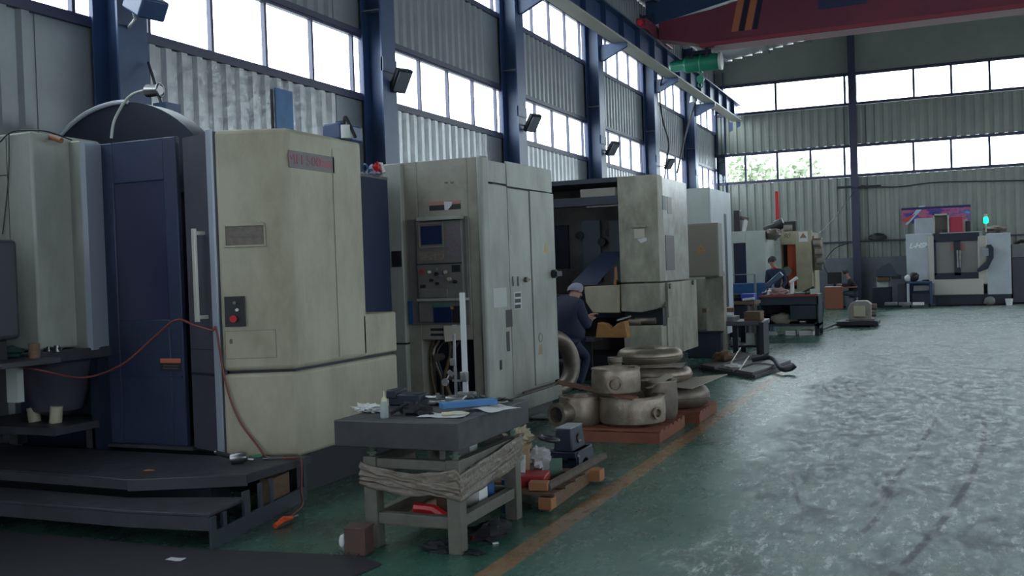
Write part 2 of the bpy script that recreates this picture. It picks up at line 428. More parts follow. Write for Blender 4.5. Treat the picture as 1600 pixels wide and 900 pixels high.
# ================================================================== SETTING
ST('floor', MB().box(-9.5, 16.5, RY-1, BY+1, -.2, 0), FLOOR)
YC = [7.76+5.13*k for k in range(-4, 7)]
def corr(mb, F, u0, u1, z0, z1, pitch=.25, dep=.045, th=.012):
    pr = []; u = u0
    while u < u1-1e-6:
        for a, d in ((0, 0), (.28, 0), (.42, dep), (.78, dep), (.92, 0)):
            q = u+a*pitch
            if q < u1: pr.append((q, d))
        u += pitch
    pr.append((u1, 0)); n = len(pr)
    vs = [F.w(a, z0, d) for a, d in pr]+[F.w(a, z1, d) for a, d in pr]+[F.w(a, z0, d-th) for a, d in pr]+[F.w(a, z1, d-th) for a, d in pr]
    fs = []
    for i in range(n-1):
        fs.append((i, i+1, n+i+1, n+i)); fs.append((2*n+i+1, 2*n+i, 3*n+i, 3*n+i+1))
        fs.append((n+i, n+i+1, 3*n+i+1, 3*n+i)); fs.append((i+1, i, 2*n+i, 2*n+i+1))
    mb.add(vs, fs)
FL = Face((WX, 0), (WX, 1)); FB = Face((0, BY), (1, BY)); FR = Face((RX, 1), (RX, 0)); FRR = Face((1, RY), (0, RY))
RS = .16  # roof slope
zroof = lambda x: 9.35+RS*(x+7.8) if x < 3.6 else 9.35+RS*11.4-RS*(x-3.6)
# left wall: lower foil-faced sheets, upper grey sheets, plain flashing beside each column
wl = MB()
for k in range(len(YC)-1):
    a, b = YC[k], YC[k+1]
    wl.use(1 if k in (4, 5, 6, 7) else 0); corr(wl, FL, a, b-.85, 0, ZL0-.04)
    wl.use(0); wl.fb(FL, b-.85, b, 0, ZL0-.04, -.03, .01)
    corr(wl, FL, a, b-.85, ZL1+.04, ZU0-.04); wl.fb(FL, b-.85, b, ZL1+.04, ZU0-.04, -.03, .01)
    corr(wl, FL, a, b, ZU1+.04, 9.35)
for z in (ZL0, ZL1, ZU0, ZU1):   # girts along the bands
    wl.use(2); wl.fb(FL, YC[0], YC[-1], z-.04, z+.04, -.05, .06)
ST('wall_left', wl, [SHEETM, FOIL, FRAME])
# back wall
wb = MB(); X0, X1 = WX, RX
wb.use(0)
corr(wb, FB, X0, X1, 1.75, BL0-.04, .30, .05); corr(wb, FB, X0, X1, BL1+.04, BU0-.04, .30, .05)
for i in range(60):
    a = X0+(X1-X0)*i/60; b = X0+(X1-X0)*(i+1)/60
    zm = zroof((a+b)/2)
    wb.fb(FB, a, b, BU1+.04, zm, -.03, .02)
wb.fb(FB, X0, FB.at(1112, 160)[0], BL0-.05, BU1+.05, -.03, .03)
wb.use(1); wb.fb(FB, X0, X1, 0, 1.75, -.1, .06)
wb.use(2)
for z in (BL0, BL1, BU0, BU1): wb.fb(FB, X0, X1, z-.035, z+.035, -.05, .07)
wb.fb(FB, X0, X1, 2.30, 2.36, 0, .09)
ST('wall_back', wb, [SHEETG, BRICK, FRAME])
# right and rear walls, outside the picture but lighting the hall; rear door gap added for light
wr = MB()
for z0, z1 in ((0, ZL0), (ZL1, ZU0), (ZU1, 9.35)): corr(wr, FR, -YC[-1], -RY, z0, z1)
ST('wall_right', wr, SHEETM)
wq = MB(); wq.use(0)
for x0, x1, z0, z1 in ((WX, 7.5, 0, 11.2), (12.5, RX, 0, 10.0), (7.5, 12.5, 4.0, 10.8)): wq.fb(FRR, -x1, -x0, z0, z1, -.05, .05)
ST('wall_rear', wq, SHEETM)
# roof sheets with open ridge
rf = MB()
for xa, xb in ((WX-.2, 3.6), (3.6, RX+.2)):
    za, zb = zroof(max(xa, WX)), zroof(xb)
    rf.hexa([(xa, RY, za), (xb, RY, zb), (xb, BY+.2, zb), (xa, BY+.2, za), (xa, RY, za+.08), (xb, RY, zb+.08), (xb, BY+.2, zb+.08), (xa, BY+.2, za+.08)])
ST('ceiling', rf, CONC)
# windows
wn = [0]
def window(F, u0, u1, z0, z1, mull, fw=.035, inset=-.02):
    wn[0] += 1
    fr = MB()
    fr.fb(F, u0, u1, z0, z0+fw, -.04, .03); fr.fb(F, u0, u1, z1-fw, z1, -.04, .03)
    fr.fb(F, u0, u0+fw, z0, z1, -.04, .03); fr.fb(F, u1-fw, u1, z0, z1, -.04, .03)
    mw = .022 if F is FL else .04
    for q in mull: fr.fb(F, q-mw, q+mw, z0, z1, -.035, .025)
    o = ST('window_%d' % wn[0], fr, FRAME)
    g = MB().fb(F, u0+.01, u1-.01, z0+.01, z1-.01, inset-.004, inset)
    ST('pane', g, GLASS, o)
for k in range(2, len(YC)-1):
    a = YC[k]
    for z0, z1 in ((ZL0+.04, ZL1-.04), (ZU0+.04, ZU1-.04)):
        window(FL, a+.1, a+5.03, z0, z1, [a+.64+1.026*i for i in range(5)])
for z0, z1, px, yy in ((BL0+.035, BL1-.035, (1165, 1215, 1267, 1320, 1338, 1428, 1487, 1547), 265), (BU0+.035, BU1-.035, (1212, 1320, 1337, 1428, 1487, 1547), 150)):
    us = [FB.at(p, yy)[0] for p in px]; ua = FB.at(1112, yy)[0]; u = us[-1]
    while u < RX-1.5: u += 1.35; us.append(u)
    window(FB, ua, RX-.2, z0, z1, us)
for z0, z1 in ((ZL0, ZL1), (ZU0, ZU1)):
    window(FR, -YC[-1]+.2, -RY-.2, z0, z1, [-YC[-1]+2*i for i in range(1, 25)])
# ground outside so that the windows look onto something
ST('ground', MB().box(-60, 60, -60, 110, -.6, -.25), GROUND)

# columns: H-section posts with a lighter grey flange strip
colab = ['blue steel column far behind on the window wall', '', '', '',
         'blue steel column rising behind the curved tool magazine cover, floodlight near its top',
         'blue steel column on the window wall behind the gap between cream machine and control panel machine',
         'paired blue steel column on the window wall above the three-door machine side',
         'blue steel column on the window wall above the open-front machine',
         'blue steel column on the window wall above the dirty cream pillar machine',
         'blue steel column nearest the hall corner, wrapped by a drooping cable',
         'blue steel corner column where window wall meets back wall']
for k, y in enumerate(YC):
    if y < 5: continue
    c = T('steel_column', colab[k], 'column', (WX+.2, y, 0), 'blue steel columns along the window wall')
    P('web', MB().box(WX+.06, -7.41, y-.012, y+.012, 0, 9.0), COLBLUE, c)
    P('flange', MB().box(-7.425, -7.40, y-.20, y+.20, 0, 9.0), COLBLUE, c)
    P('flange', MB().box(WX+.055, WX+.08, y-.20, y+.20, 0, 9.0), COLBLUE, c)
    P('stiffener', MB().box(WX+.07, -7.42, y-.17, y+.17, 5.6, 5.62), COLGREY, c)
    P('crane_bracket', MB().fpoly(Face((WX, y-.1), (RX, y-.1)), [(.40, 6.7), (.48, 6.7), (1.08, 6.98), (1.08, 7.1), (.40, 7.1)], -.12, -.04), COLBLUE, c, bevel=.01)
    P('splice_plate', MB().box(-7.43, -7.385, y-.20, y+.20, 4.7, 4.9), COLBLUE, c)
# back wall column
xbc = FB.at(1337, 300)[0]
c = T('steel_column', 'slim dark purple-blue column standing against the back wall', 'column', (xbc, BY, 0))
P('web', MB().box(xbc-.13, xbc+.13, BY-.42, BY-.40, 0, zroof(xbc)-.1), FRAME, c)
P('flange', MB().box(xbc-.012, xbc+.012, BY-.40, BY-.06, 0, zroof(xbc)-.1), FRAME, c)
P('cable_tray', MB().box(xbc-.6, xbc-.1, BY-.5, BY-.38, 4.28, 4.36).box(xbc+.1, xbc+.9, BY-.5, BY-.38, 4.25, 4.33), BLACK, c)
# rafters
for k, y in enumerate(YC):
    if y < 20 or y > 30: continue
    r = MB()
    for xa, xb in ((-7.6, 3.6), (3.6, 14.8)):
        za, zb = zroof(xa)-.02, zroof(xb)-.02
        d0 = .75 if xa < 0 else .45; d1 = .45 if xa < 0 else .75
        r.hexa([(xa, y-.1, za-d0), (xb, y-.1, zb-d1), (xb, y+.1, zb-d1), (xa, y+.1, za-d0), (xa, y-.1, za), (xb, y-.1, zb), (xb, y+.1, zb), (xa, y+.1, za)])
    o = ST('rafter', r, COLBLUE)
# purlins under the roof
pu = MB()
for i in range(14):
    x = -7.2+i*1.55
    if abs(x-3.6) < .3: continue
    pu.box(x-.04, x+.04, RY+.2, BY-.1, zroof(x)-.16, zroof(x)-.03)
ST('roof_purlins', pu, COLGREY)

# crane runway beam with rail
F7 = Face((-6.9, 0), (-6.9, 1))
rb = T('crane_runway_beam', 'long blue crane runway beam running on column brackets under the roof, bottom flange coloured pale as if lit', 'beam', (-6.9, 20, 7.1))
P('web', MB().box(-6.925, -6.875, -4, 38.3, 7.14, 7.66), COLBLUE, rb)
P('bottom_flange', MB().box(-7.08, -6.72, -4, 38.3, 7.10, 7.14), mat('lit_flange_tone', (.42, .40, .34), .5), rb, label='bottom flange coloured pale as if lit')  # light catching the flange is put into its pale colour
P('top_flange', MB().box(-7.08, -6.72, -4, 38.3, 7.66, 7.70), COLBLUE, rb)
P('rail', MB().box(-6.93, -6.87, -4, 38.3, 7.70, 7.79), STEEL, rb)
st = MB()
for i in range(26): st.box(-7.05, -6.75, 2.0+i*1.4, 2.012+i*1.4, 7.14, 7.66)
P('stiffener', st, COLBLUE, rb)['kind'] = 'stuff'
# travelling crane
yc = 26.4
cr = T('bridge_crane', 'dull red overhead bridge crane girder spanning the hall with orange and black stripes', 'crane', (-6.9, yc, 7.79))
FG = Face((-6.9, yc-.28), (0, yc-.28))
P('girder', MB().fpoly(FG, [(.2, 7.75), (1.3, 7.50), (21.4, 7.50), (21.7, 7.75), (21.7, 8.2), (20.5, 8.55), (2.6, 8.55), (1.6, 8.36), (.2, 8.2)], -.56, 0), REDDULL, cr, bevel=.01)
P('bottom_flange', MB().fb(FG, 1.3, 21.2, 7.40, 7.50, -.62, .07), mat('crane_red_flange', (.34, .05, .08), .4), cr)
P('bottom_plate', MB().fb(FG, 1.6, 21.2, 7.385, 7.40, -.62, .10), REDDULL, cr)
def ctruck(x):
    t = P('end_truck', MB().box(x-.14, x+.14, yc-1.3, yc+1.5, 7.83, 8.12), REDDULL, cr, bevel=.02)
    P('buffer', MB().cyl((x, yc-1.42, 7.98), (x, yc-1.28, 7.98), .07), REDP, t)
    P('wheel', MB().cyl((x-.05, yc-1.0, 7.92), (x+.05, yc-1.0, 7.92), .13), STEEL, t)
    P('wheel', MB().cyl((x-.05, yc+1.2, 7.92), (x+.05, yc+1.2, 7.92), .13), STEEL, t)
ctruck(-6.9); ctruck(14.5)
for px in (1145, 1166):
    u, z = FG.at(px, 25); 
    P('hazard_stripe', MB().fpoly(FG, [(u-.05, 7.70), (u+.12, 7.70), (u+.30, 8.5), (u+.13, 8.5)], .001, .006), STRIPE, cr)
for px in (1155, 1176):
    u, z = FG.at(px, 25)
    P('hazard_stripe', MB().fpoly(FG, [(u-.02, 7.70), (u+.11, 7.70), (u+.29, 8.5), (u+.16, 8.5)], .001, .006), NAVYD, cr)
u, z = FG.at(1318, 5)
P('dark_plate', MB().fb(FG, u-.6, u+.55, 7.98, 8.45, .001, .012), mat('faded_blue_plate', (.035, .04, .11), .5), cr, label='faded dark blue plate')
# hoist
F26 = Face((-7, yc), (0, yc))
hc = atY(1085, 100, yc); hx, hz = hc.x, hc.z
h = T('crane_hoist', 'green electric hoist hanging below the red crane girder', 'hoist', (hx, yc, hz-.25))
P('drum', MB().lathe((hx-.25, yc, hz), [(.19, 0), (.22, .03), (.22, .85), (.19, .9)], 24, (1, 0, .0)), HOISTG, h)
P('end_cover', MB().lathe((hx+.66, yc, hz), [(.22, 0), (.235, .03), (.235, .07), (.1, .09)], 24, (1, 0, 0)), PALE, h, label='pale end cover')
P('motor', MB().lathe((hx-.68, yc, hz), [(.05, 0), (.13, .05), (.15, .15), (.15, .36), (.19, .44)], 24, (1, 0, 0)), HOISTG, h)
P('trolley', MB().box(hx-.1, hx+.5, yc-.2, yc+.2, hz+.2, hz+.3).box(hx-.05, hx+.02, yc-.25, yc-.2, hz+.1, 7.42).box(hx+.35, hx+.42, yc-.25, yc-.2, hz+.1, 7.42).box(hx-.05, hx+.02, yc+.2, yc+.25, hz+.1, 7.42), NAVYD, h)
P('rope_guide', MB().torus((hx+.18, yc, hz), .23, .03, (1, 0, 0)), HOISTG, h)
P('hook_block', MB().cyl((hx+.15, yc-.06, hz-.42), (hx+.15, yc+.06, hz-.42), .1).box(hx+.13, hx+.17, yc-.015, yc+.015, hz-.42, hz-.1).torus((hx+.15, yc, hz-.58), .06, .015, (0, 1, 0)), HOISTG, h)

# trees outside the back windows
def tree(px, py, Y, r, lab):
    p = atY(px, py, Y)
    t = T('tree', lab, 'tree', (p.x, Y, -.25), 'trees outside the back windows')
    P('trunk', MB().tube([(p.x, Y, -.25), (p.x+.1, Y, p.z*.6), (p.x, Y, p.z)], .18, 8, r1=.06), BARK, t)
    b = MB(); rr = random.Random(px)
    for i in range(420):
        d = Vector((rr.gauss(0, 1), rr.gauss(0, 1), rr.gauss(0, 1))).normalized()*r*rr.random()**.4
        c = Vector((p.x, Y, p.z))+Vector((d.x, d.y*.6, d.z*.8)); s = rr.uniform(.12, .28)
        R = Matrix.Rotation(rr.random()*6, 3, Vector((rr.random(), rr.random(), rr.random()+.1)))
        b.add([c+R @ Vector(q) for q in ((-s, 0, 0), (0, -s*.5, 0), (s, 0, .05), (0, s*.5, 0))], [(0, 1, 2, 3)])
    P('foliage', b, LEAF, t)
tree(1172, 275, 47, 1.45, 'larger leafy tree seen through the lower back windows by the corner')
tree(1250, 278, 51, 1.25, 'smaller tree seen through the lower back windows')
# ================================================================== MACHINE 1: blue door machining center
M1 = T('machining_center', 'large cream machining center with a dark navy sliding door and black steps in front', 'machine', (-5.2, 6.9, 0))
FS = Face((-4.6, 6.40), (-4.6, 7.95)); FC = Face((-5.13, 6.17), (-4.6, 6.40)); FD = Face((-6.5, 6.32), (-5.55, 6.32)); FJ = Face((-5.56, 6.32), (-5.13, 6.17))
up = MB().prism([(-5.13, 6.17), (-4.6, 6.40), (-4.6, 7.47), (-5.5, 7.47), (-5.5, 6.5), (-5.13, 6.5)], .995, 2.87)
P('upper_cabinet', up, CREAM, M1, bevel=.035)
P('rear_ledge', MB().box(-5.5, -4.6, 7.40, 7.97, 1.0, 1.365), CREAM, M1, bevel=.015)
P('lower_cabinet', MB().prism([(-5.13, 6.17), (-4.6, 6.40), (-4.6, 7.97), (-5.5, 7.97), (-5.5, 6.5), (-5.13, 6.5)], .31, .975), CREAM, M1, bevel=.03)
P('inner_frame', MB().prism([(-5.10, 6.22), (-4.63, 6.43), (-4.63, 7.93), (-5.45, 7.93), (-5.45, 6.5)], .3, 1.0).box(-6.9, -5.45, 7.0, 7.6, .3, 2.8), BLACK, M1)
P('plinth', MB().box(-7.0, -4.67, 6.45, 7.9, 0, .31), BLACK, M1)
P('side_panel', MB().fpx(FS, 524, 236, 556, 556, .001, .006), CREAM, M1, bevel=.003)
# blue-black rear tank cover between the machines
rc = MB(); rc.fpx(Face((-5.5, 8.0), (-4.6, 8.0)), 560, 268, 640, 520, -.5, 0)
# recessed pocket
pk = MB(); u0, u1, z0, z1 = FC.rect(350, 349, 415, 386)
pk.fb(FC, u0, u1, z1-.02, z1, .0, .012).fb(FC, u0, u1, z0, z0+.015, .0, .012).fb(FC, u0, u0+.012, z0, z1, .0, .012).fb(FC, u1-.012, u1, z0, z1, .0, .012)
o = P('handle_pocket', pk, CREAM, M1, bevel=.003)
P('pocket_floor', MB().fb(FC, u0+.01, u1-.01, z0+.01, z1-.01, .001, .003).fb(FC, u0+.01, u1-.01, (z0+z1)/2-.01, (z0+z1)/2, .001, .006), mat('recess_brown', (.22, .19, .16), .6, col2=(.13, .11, .1), scale=20), o, label='brown shallow recess')  # pocket floor in a mottled darker brown
P('torn_tape', MB().sheet(FC.w(u1-.06, z1+.01, .02), .06, .03, rz=atan2(FC.u.y, FC.u.x), tilt=.3), PAPER, M1)
# control box
cb = P('control_box', MB().fpx(FC, 352, 463, 384, 510, .0, .02), BLK2, M1, bevel=.004)
for px, py, mt_, r in ((368, 473, STEEL, .012), (372, 484, TISSUE, .012)):
    u, z = FC.at(px, py); P('button', MB().cyl(FC.w(u, z, .02), FC.w(u, z, .04), r, n=12), mt_, cb)
u, z = FC.at(367, 498); P('emergency_stop', MB().cyl(FC.w(u, z, .02), FC.w(u, z, .035), .014).cyl(FC.w(u, z, .035), FC.w(u, z, .052), .027), REDP, cb, label='red mushroom button')
# scuffed maintenance flap and small marks
fl = MB(); u0, u1, z0, z1 = FC.rect(352, 516, 432, 560)
for a in ((u0, u1, z0, z0+.004), (u0, u1, z1-.004, z1), (u0, u0+.004, z0, z1), (u1-.004, u1, z0, z1)): fl.fb(FC, *a, .0, .003)
P('flap_seam', fl, mat('seam_brown', (.2, .19, .15), .6), M1)  # thin darker lines outlining the flap joint
text('painted_mark', '8', FC, *FC.at(361, 534), .002, .05, BLACK, M1)
# name plate on the side
u0, u1, z0, z1 = FS.rect(451, 236, 521, 262)
np_ = P('name_plate', MB().fb(FS, u0, u1, z0-.02, z1-.02, .0, .006), mat('faded_plate', (.20, .17, .175), .5, col2=(.15, .13, .13), scale=12), M1, label='faded grey name plate with red lettering')
PR = mat('faded_red', (.33, .12, .14), .6)
um = (u0+u1)/2; zm = (z0+z1)/2-.02
text('lettering', 'MH 500', FS, u0+(u1-u0)*.33, zm, .007, .11, PR, np_, sx=1.25)
P('lettering_bar', MB().fb(FS, um+.06, u1-.03, zm-.03, zm+.02, .006, .007), PR, np_)
# jamb strips
P('jamb_panel', MB().fb(FJ, 0, FJ.L, .36, 2.86, -.05, 0), MAUVE, M1)
P('edge_strip', MB().fb(FJ, FJ.L-.075, FJ.L, .32, 2.88, 0, .02), STEELB, M1, bevel=.004)
P('jamb_seam', MB().fb(FJ, 0, FJ.L-.08, .955, .975, 0, .004).fb(FJ, 0, FJ.L-.08, 1.16, 1.165, 0, .003), BLACK, M1)
# door
u0, u1, z0, z1 = FD.rect(149, 217, 283, 700)
z0 = .37; z1 = FD.at(215, 219)[1]
wu0, wu1, wz0, wz1 = FD.rect(181, 284, 260, 500)
dr = MB(); dr.fb(FD, u0, wu0, z0, z1, -.05, 0).fb(FD, wu1, u1, z0, z1, -.05, 0).fb(FD, wu0, wu1, wz1, z1, -.05, 0).fb(FD, wu0, wu1, z0, wz0, -.05, 0)
door = P('sliding_door', dr, NAVY, M1, bevel=.008, label='dark navy sliding door')
P('door_window', MB().fb(FD, wu0-.005, wu1+.005, wz0-.005, wz1+.005, -.03, -.012), TINT, door)
P('door_crease', MB().fb(FD, u0+.15, u1-.02, FD.at(215, 551)[1]-.004, FD.at(215, 551)[1], 0, .006).fb(FD, u0+.15, u1-.02, FD.at(215, 587)[1]-.008, FD.at(215, 587)[1], 0, .012).fb(FD, u0+.15, u1-.1, FD.at(215, 511)[1]-.004, FD.at(215, 511)[1], 0, .004), NAVY, door)
P('sill_track', MB().fb(FD, u0, u1+.1, .345, .37, -.05, .05), DECK, door)
hd = MB(); a = FJ.rect(302, 358, 311, 500); hu = a[0]; hz0, hz1 = FJ.at(306, 503, .09)[1], FJ.at(306, 357, .09)[1]
uu = FJ.at(306, 430, .09)[0]
hd.fb(FJ, uu-.022, uu+.022, hz0, hz1, .08, .105).fb(FJ, uu-.015, uu+.015, hz0+.02, hz0+.05, 0, .08).fb(FJ, uu-.015, uu+.015, hz1-.05, hz1-.02, 0, .08)
P('door_handle', hd, mat('aluminium_bar', (.62, .60, .52), .35, .3), door, bevel=.004, label='pale vertical grab handle')
lb = P('warning_label', MB().fpx(FD, 251, 560, 283, 580, .0, .004), BLK2, M1)
a = FD.rect(251, 560, 283, 567); P('label_band', MB().fb(FD, *a, .004, .005), mat('label_orange', (.55, .16, .09), .6), lb, label='orange band')
for k, yy in enumerate((571, 575)):
    a = FD.rect(255, yy, 279, yy+1); P('label_print', MB().fb(FD, *a, .004, .005), GREY, lb)
# left pillar, mirror of the right one
lp = MB().prism([(-6.44, 6.12), (-6.62, 6.12), (-6.70, 6.5), (-6.49, 6.5)], .3, 2.88)
P('left_pillar', MB().prism([(-6.62, 6.09), (-6.42, 6.09), (-6.44, 6.34), (-6.70, 6.6), (-7.2, 6.6), (-7.2, 6.4)], 1.17, 2.89), CREAM2, M1, bevel=.012)
P('edge_strip', MB().prism([(-6.42, 6.09), (-6.47, 6.33), (-6.43, 6.34), (-6.385, 6.11)], 1.17, 2.88), STEELB, M1)
pb = MB(); x5 = atY(52, 300, 5.7).x
P('pallet_guard', MB().prism([(-7.7, 5.70), (x5, 5.70), (x5-.05, 6.45), (-7.7, 6.45)], 1.2, 2.93), CREAM2, M1, bevel=.02)
P('guard_seam', MB().fb(Face((-7.7, 5.7), (x5, 5.7)), -0, .9, 2.6, 2.606, 0, .004).fb(Face((-7.7, 5.7), (x5, 5.7)), .93-.02, .93-.016, 1.3, 2.9, 0, .003), BLACK, M1)
P('hanging_wire', MB().tube(smoothpath([atY(0, 222, 5.65), atY(22, 205, 5.68), atY(70, 205, 5.72), atY(112, 219, 5.98)], 6), .006, 6), WIRE, M1)
P('hanging_wire', MB().tube(smoothpath([atY(14, 210, 5.68), atY(13, 280, 5.69), atY(4, 366, 5.69)], 5), .004, 6), WIRE, M1)
P('bolt_end', MB().cyl(atY(80, 214, 5.9), atY(96, 220, 5.9), .022), mat('rusty_orange', (.3, .13, .06), .6), M1)
P('lower_recess', MB().box(-7.7, -6.50, 6.5, 6.6, .2, 1.2).box(-6.53, -6.44, 6.2, 6.5, .3, 1.16), NAVYD, M1)
P('pallet_table', MB().box(-7.7, -6.40, 5.55, 6.5, 1.10, 1.19), DECK, M1, bevel=.01)
P('coolant_cone', MB().lathe((-6.85, 6.15, .62), [(.10, 0), (.2, .05), (.34, .45), (.36, .48)], 24), mat('dark_grey_cabinet', (.055, .055, .075), .5), M1)
P('chip_tray', MB().box(-7.6, -6.45, 5.75, 6.4, .52, .58).box(-7.5, -7.4, 6.2, 6.3, .34, .52).box(-6.6, -6.5, 6.2, 6.3, .34, .52), DECK, M1)
P('table_leg', MB().box(atY(10, 600, 5.6).x, atY(27, 600, 5.6).x, 5.6, 5.66, .80, 1.10), PALE, M1)
P('pallet_pin', MB().cyl((-6.72, 6.0, .58), (-6.70, 6.0, .72), .05), CREAM, M1)
P('pallet_pin', MB().cyl((-6.95, 6.0, .58), (-6.97, 6.0, .70), .05), CREAM, M1)
# round tool magazine cover on top
cx, cy_, cz, R_ = -6.84, 6.95, 2.18, 1.18
a_ = [(cx+R_*cos(t), cz+R_*sin(t)) for t in [radians(x) for x in range(20, 161, 5)]]
fm = Face((0, cy_), (1, cy_))
tm = P('tool_magazine_cover', MB().fpoly(fm, [(x, z) for x, z in a_]+[(cx-R_*.94, 2.5), (cx+R_*.94, 2.5)], -.22, 0), NAVYD, M1)
rim = [(cx+R_*cos(t), cy_-.01, cz+R_*sin(t)) for t in [radians(x) for x in range(84, 161, 4)]]
P('rim', MB().tube(rim, .022, 8), mat('pale_rim', (.55, .58, .66), .35), tm, label='pale curved rim')
P('top_motor', MB().fpx(Face((0, 7.3), (1, 7.3)), 240, 160, 260, 222, -.2, 0), COLBLUE, M1)
cd = T('conduit', 'thin pale flexible conduit arching up to a small round lamp above the navy door', 'conduit', tuple(atY(174, 220, 6.5)))
P('hose', MB().tube(smoothpath([atY(174, 216, 6.5), atY(180, 185, 6.5), atY(203, 150, 6.5), atY(232, 140, 6.5)], 6), .012, 8), PALE, cd)
P('lamp_head', MB().cyl(atY(231, 142, 6.5), atY(250, 141, 6.5), .055, .045).torus(atY(250, 141, 6.5), .05, .012, (1, .2, 0)), STEEL, cd)
# items on top of cabinet
mt1 = T('hydraulic_unit', 'dark blue hydraulic unit with a white canister on top of the cream cabinet', 'pump', tuple(atY(535, 218, 7.2)))
mt1.location.z = 2.87; ORG[mt1] = tuple(mt1.location)
F72 = Face((0, 7.15), (1, 7.15)); a = F72.rect(503, 192, 533, 218)
P('housing', MB().fb(F72, a[0], a[1], 2.86, a[3], -.35, 0), COLBLUE, mt1, bevel=.02)
P('cap', MB().cyl((a[0]+.1, 7.3, a[3]), (a[0]+.1, 7.3, a[3]+.03), .05), COLBLUE, mt1)
p = atY(541, 213, 7.2); P('canister', MB().cyl((p.x, 7.2, 2.87), (p.x, 7.2, 2.98), .05), TISSUE, mt1, label='white canister')
P('hose', MB().tube(smoothpath([(a[1], 7.2, a[3]-.03), (p.x, 7.2, 3.05), (p.x+.09, 7.2, 2.87)], 6), .015, 8), WIRE, mt1)
tk = T('tank_cover', 'tall dark navy sheet cover filling the gap behind the large cream machine', 'cover', (-5.1, 8.6, 0))
zt = atY(590, 266, 8.2).z
P('cover_panel', MB().box(-6.0, atY(610, 400, 8.9).x, 8.15, 8.9, 0.0, zt-.02), NAVY, tk, bevel=.01)
P('top_rail', MB().box(-6.0, atY(610, 400, 8.95).x+.0, 8.1, 8.95, zt-.02, zt+.01), GREY, tk)
p = atY(585, 262, 8.7)
k = T('junk_bundle', 'small bundle of rags and red cable on top of the navy cover', 'bundle', (p.x, 8.7, zt+.01))
P('rag', MB().blob((p.x, 8.7, zt+.06), (.16, .14, .12), 3, .6, 3), CLOTHG, k)
P('rag', MB().blob((p.x+.05, 8.68, zt+.08), (.08, .1, .1), 5, .6, 3), REDP, k, label='red rag')
P('tube_coil', MB().torus((p.x-.07, 8.65, zt+.075), .05, .01, (.5, 1, .3)), BLUEP, k)
P('tube', MB().tube([(p.x+.03, 8.7, zt+.12), (p.x+.08, 8.7, zt+.12), (p.x+.11, 8.7, zt+.03)], .022), TISSUE, k)
# red air hose hanging on the door handle
P0 = [atY(0, 568, 5.45), atY(60, 578, 5.5), atY(130, 590, 5.9), atY(190, 570, 6.0), atY(240, 528, 6.05), atY(275, 500, 6.05)]
hp = [Vector(FJ.w(uu, 1.36, .115)), Vector(FJ.w(FJ.L-.02, 1.32, .06))]
pts = P0+hp+[Vector(FC.w(*FC.at(340, 515), .03)), Vector(FC.w(*FC.at(352, 590), .02)), Vector(FC.w(*FC.at(372, 650), .02)), Vector(FC.w(*FC.at(400, 690), .03)), Vector(FC.w(*FC.at(425, 712), .10)), Vector((-4.50, 6.16, .352)), Vector((-4.44, 6.19, .33)), Vector((-4.41, 6.14, .12)), Vector((-4.35, 6.06, .03)), atZ(455, 805, .02)]
ah = S('air_hose', 'thin red air hose looped over the navy door handle and hanging down the cream cabinet', 'hose', MB().tube(smoothpath(pts, 7), .0085, 8), HOSE, smooth=60)
g = atZ(430, 822, .02); g2 = atZ(456, 809, .03)
gun = T('air_gun', 'bright orange air gun lying on the green floor at the end of the red hose', 'tool', (g.x, g.y, 0))
P('body', MB().tube([g, (g+g2)/2+Vector((0, 0, .015)), g2], [.018, .022, .014], 10), ORANGE, gun)
P('nozzle', MB().cyl(g2, g2+(g2-g)*.35, .008), STEEL, gun)
P('trigger', MB().ob((g+g2)/2+Vector((.02, .02, .03)), (.07, .012, .012), rz=.5), ORANGE, gun)
# steps
PL = T('step_platform', 'low black steel platform with a lower step in front of the navy door', 'platform', (-5.3, 5.6, 0))
top = [(-7.6, 5.3), (-5.61, 5.29), (-5.22, 5.25), (-4.48, 5.61), (-4.46, 6.34), (-5.0, 6.16), (-7.6, 6.16)]
P('deck', MB().prism(top, .315, .34), DECK, PL, bevel=.006)
P('deck_edge', MB().fb(Face((-7.6, 5.3), (-5.22, 5.25)), 0, 2.38, .27, .335, -.02, .004).fb(Face((-5.22, 5.25), (-4.48, 5.61)), 0, .82, .26, .335, -.02, .004).fb(Face((-4.48, 5.61), (-4.46, 6.34)), 0, .73, .28, .335, -.02, .004), DECK, PL)
P('lower_step', MB().prism([(-7.6, 4.9), (-4.91, 4.93), (-4.30, 5.0), (-4.37, 5.47), (-5.2, 5.24), (-7.6, 5.28)], .20, .22), DECK, PL, bevel=.004)
P('step_riser', MB().fb(Face((-7.6, 4.9), (-4.91, 4.93)), 0, 2.69, .11, .20, -.02, 0).fb(Face((-4.91, 4.93), (-4.30, 5.0)), 0, .61, .11, .2, -.02, 0), DECK, PL)
fsd = Face((-4.27, 4.98), (-4.50, 6.34))
sd = MB(); sd.fb(fsd, 0, fsd.L, 0, .11, -.02, 0).fb(fsd, 0, .06, .11, .2, -.02, 0).fb(fsd, .14, .19, .1, .2, -.02, 0).fb(fsd, .42, .5, .1, .27, -.02, 0).fb(fsd, .64, .68, .1, .28, -.02, 0).fb(fsd, .80, .84, .1, .28, -.02, 0).fb(fsd, fsd.L-.05, fsd.L, .1, .3, -.02, 0)
P('side_frame', sd, mat('dark_blue_frame', (.028, .04, .06), .5), PL)
P('back_fill', MB().box(-7.5, -4.75, 5.55, 5.75, 0.0, .31), BLACK, PL)
P('wood_block', MB().fb(fsd, .87, 1.15, .03, .26, -.12, -.03), WOOD, PL)
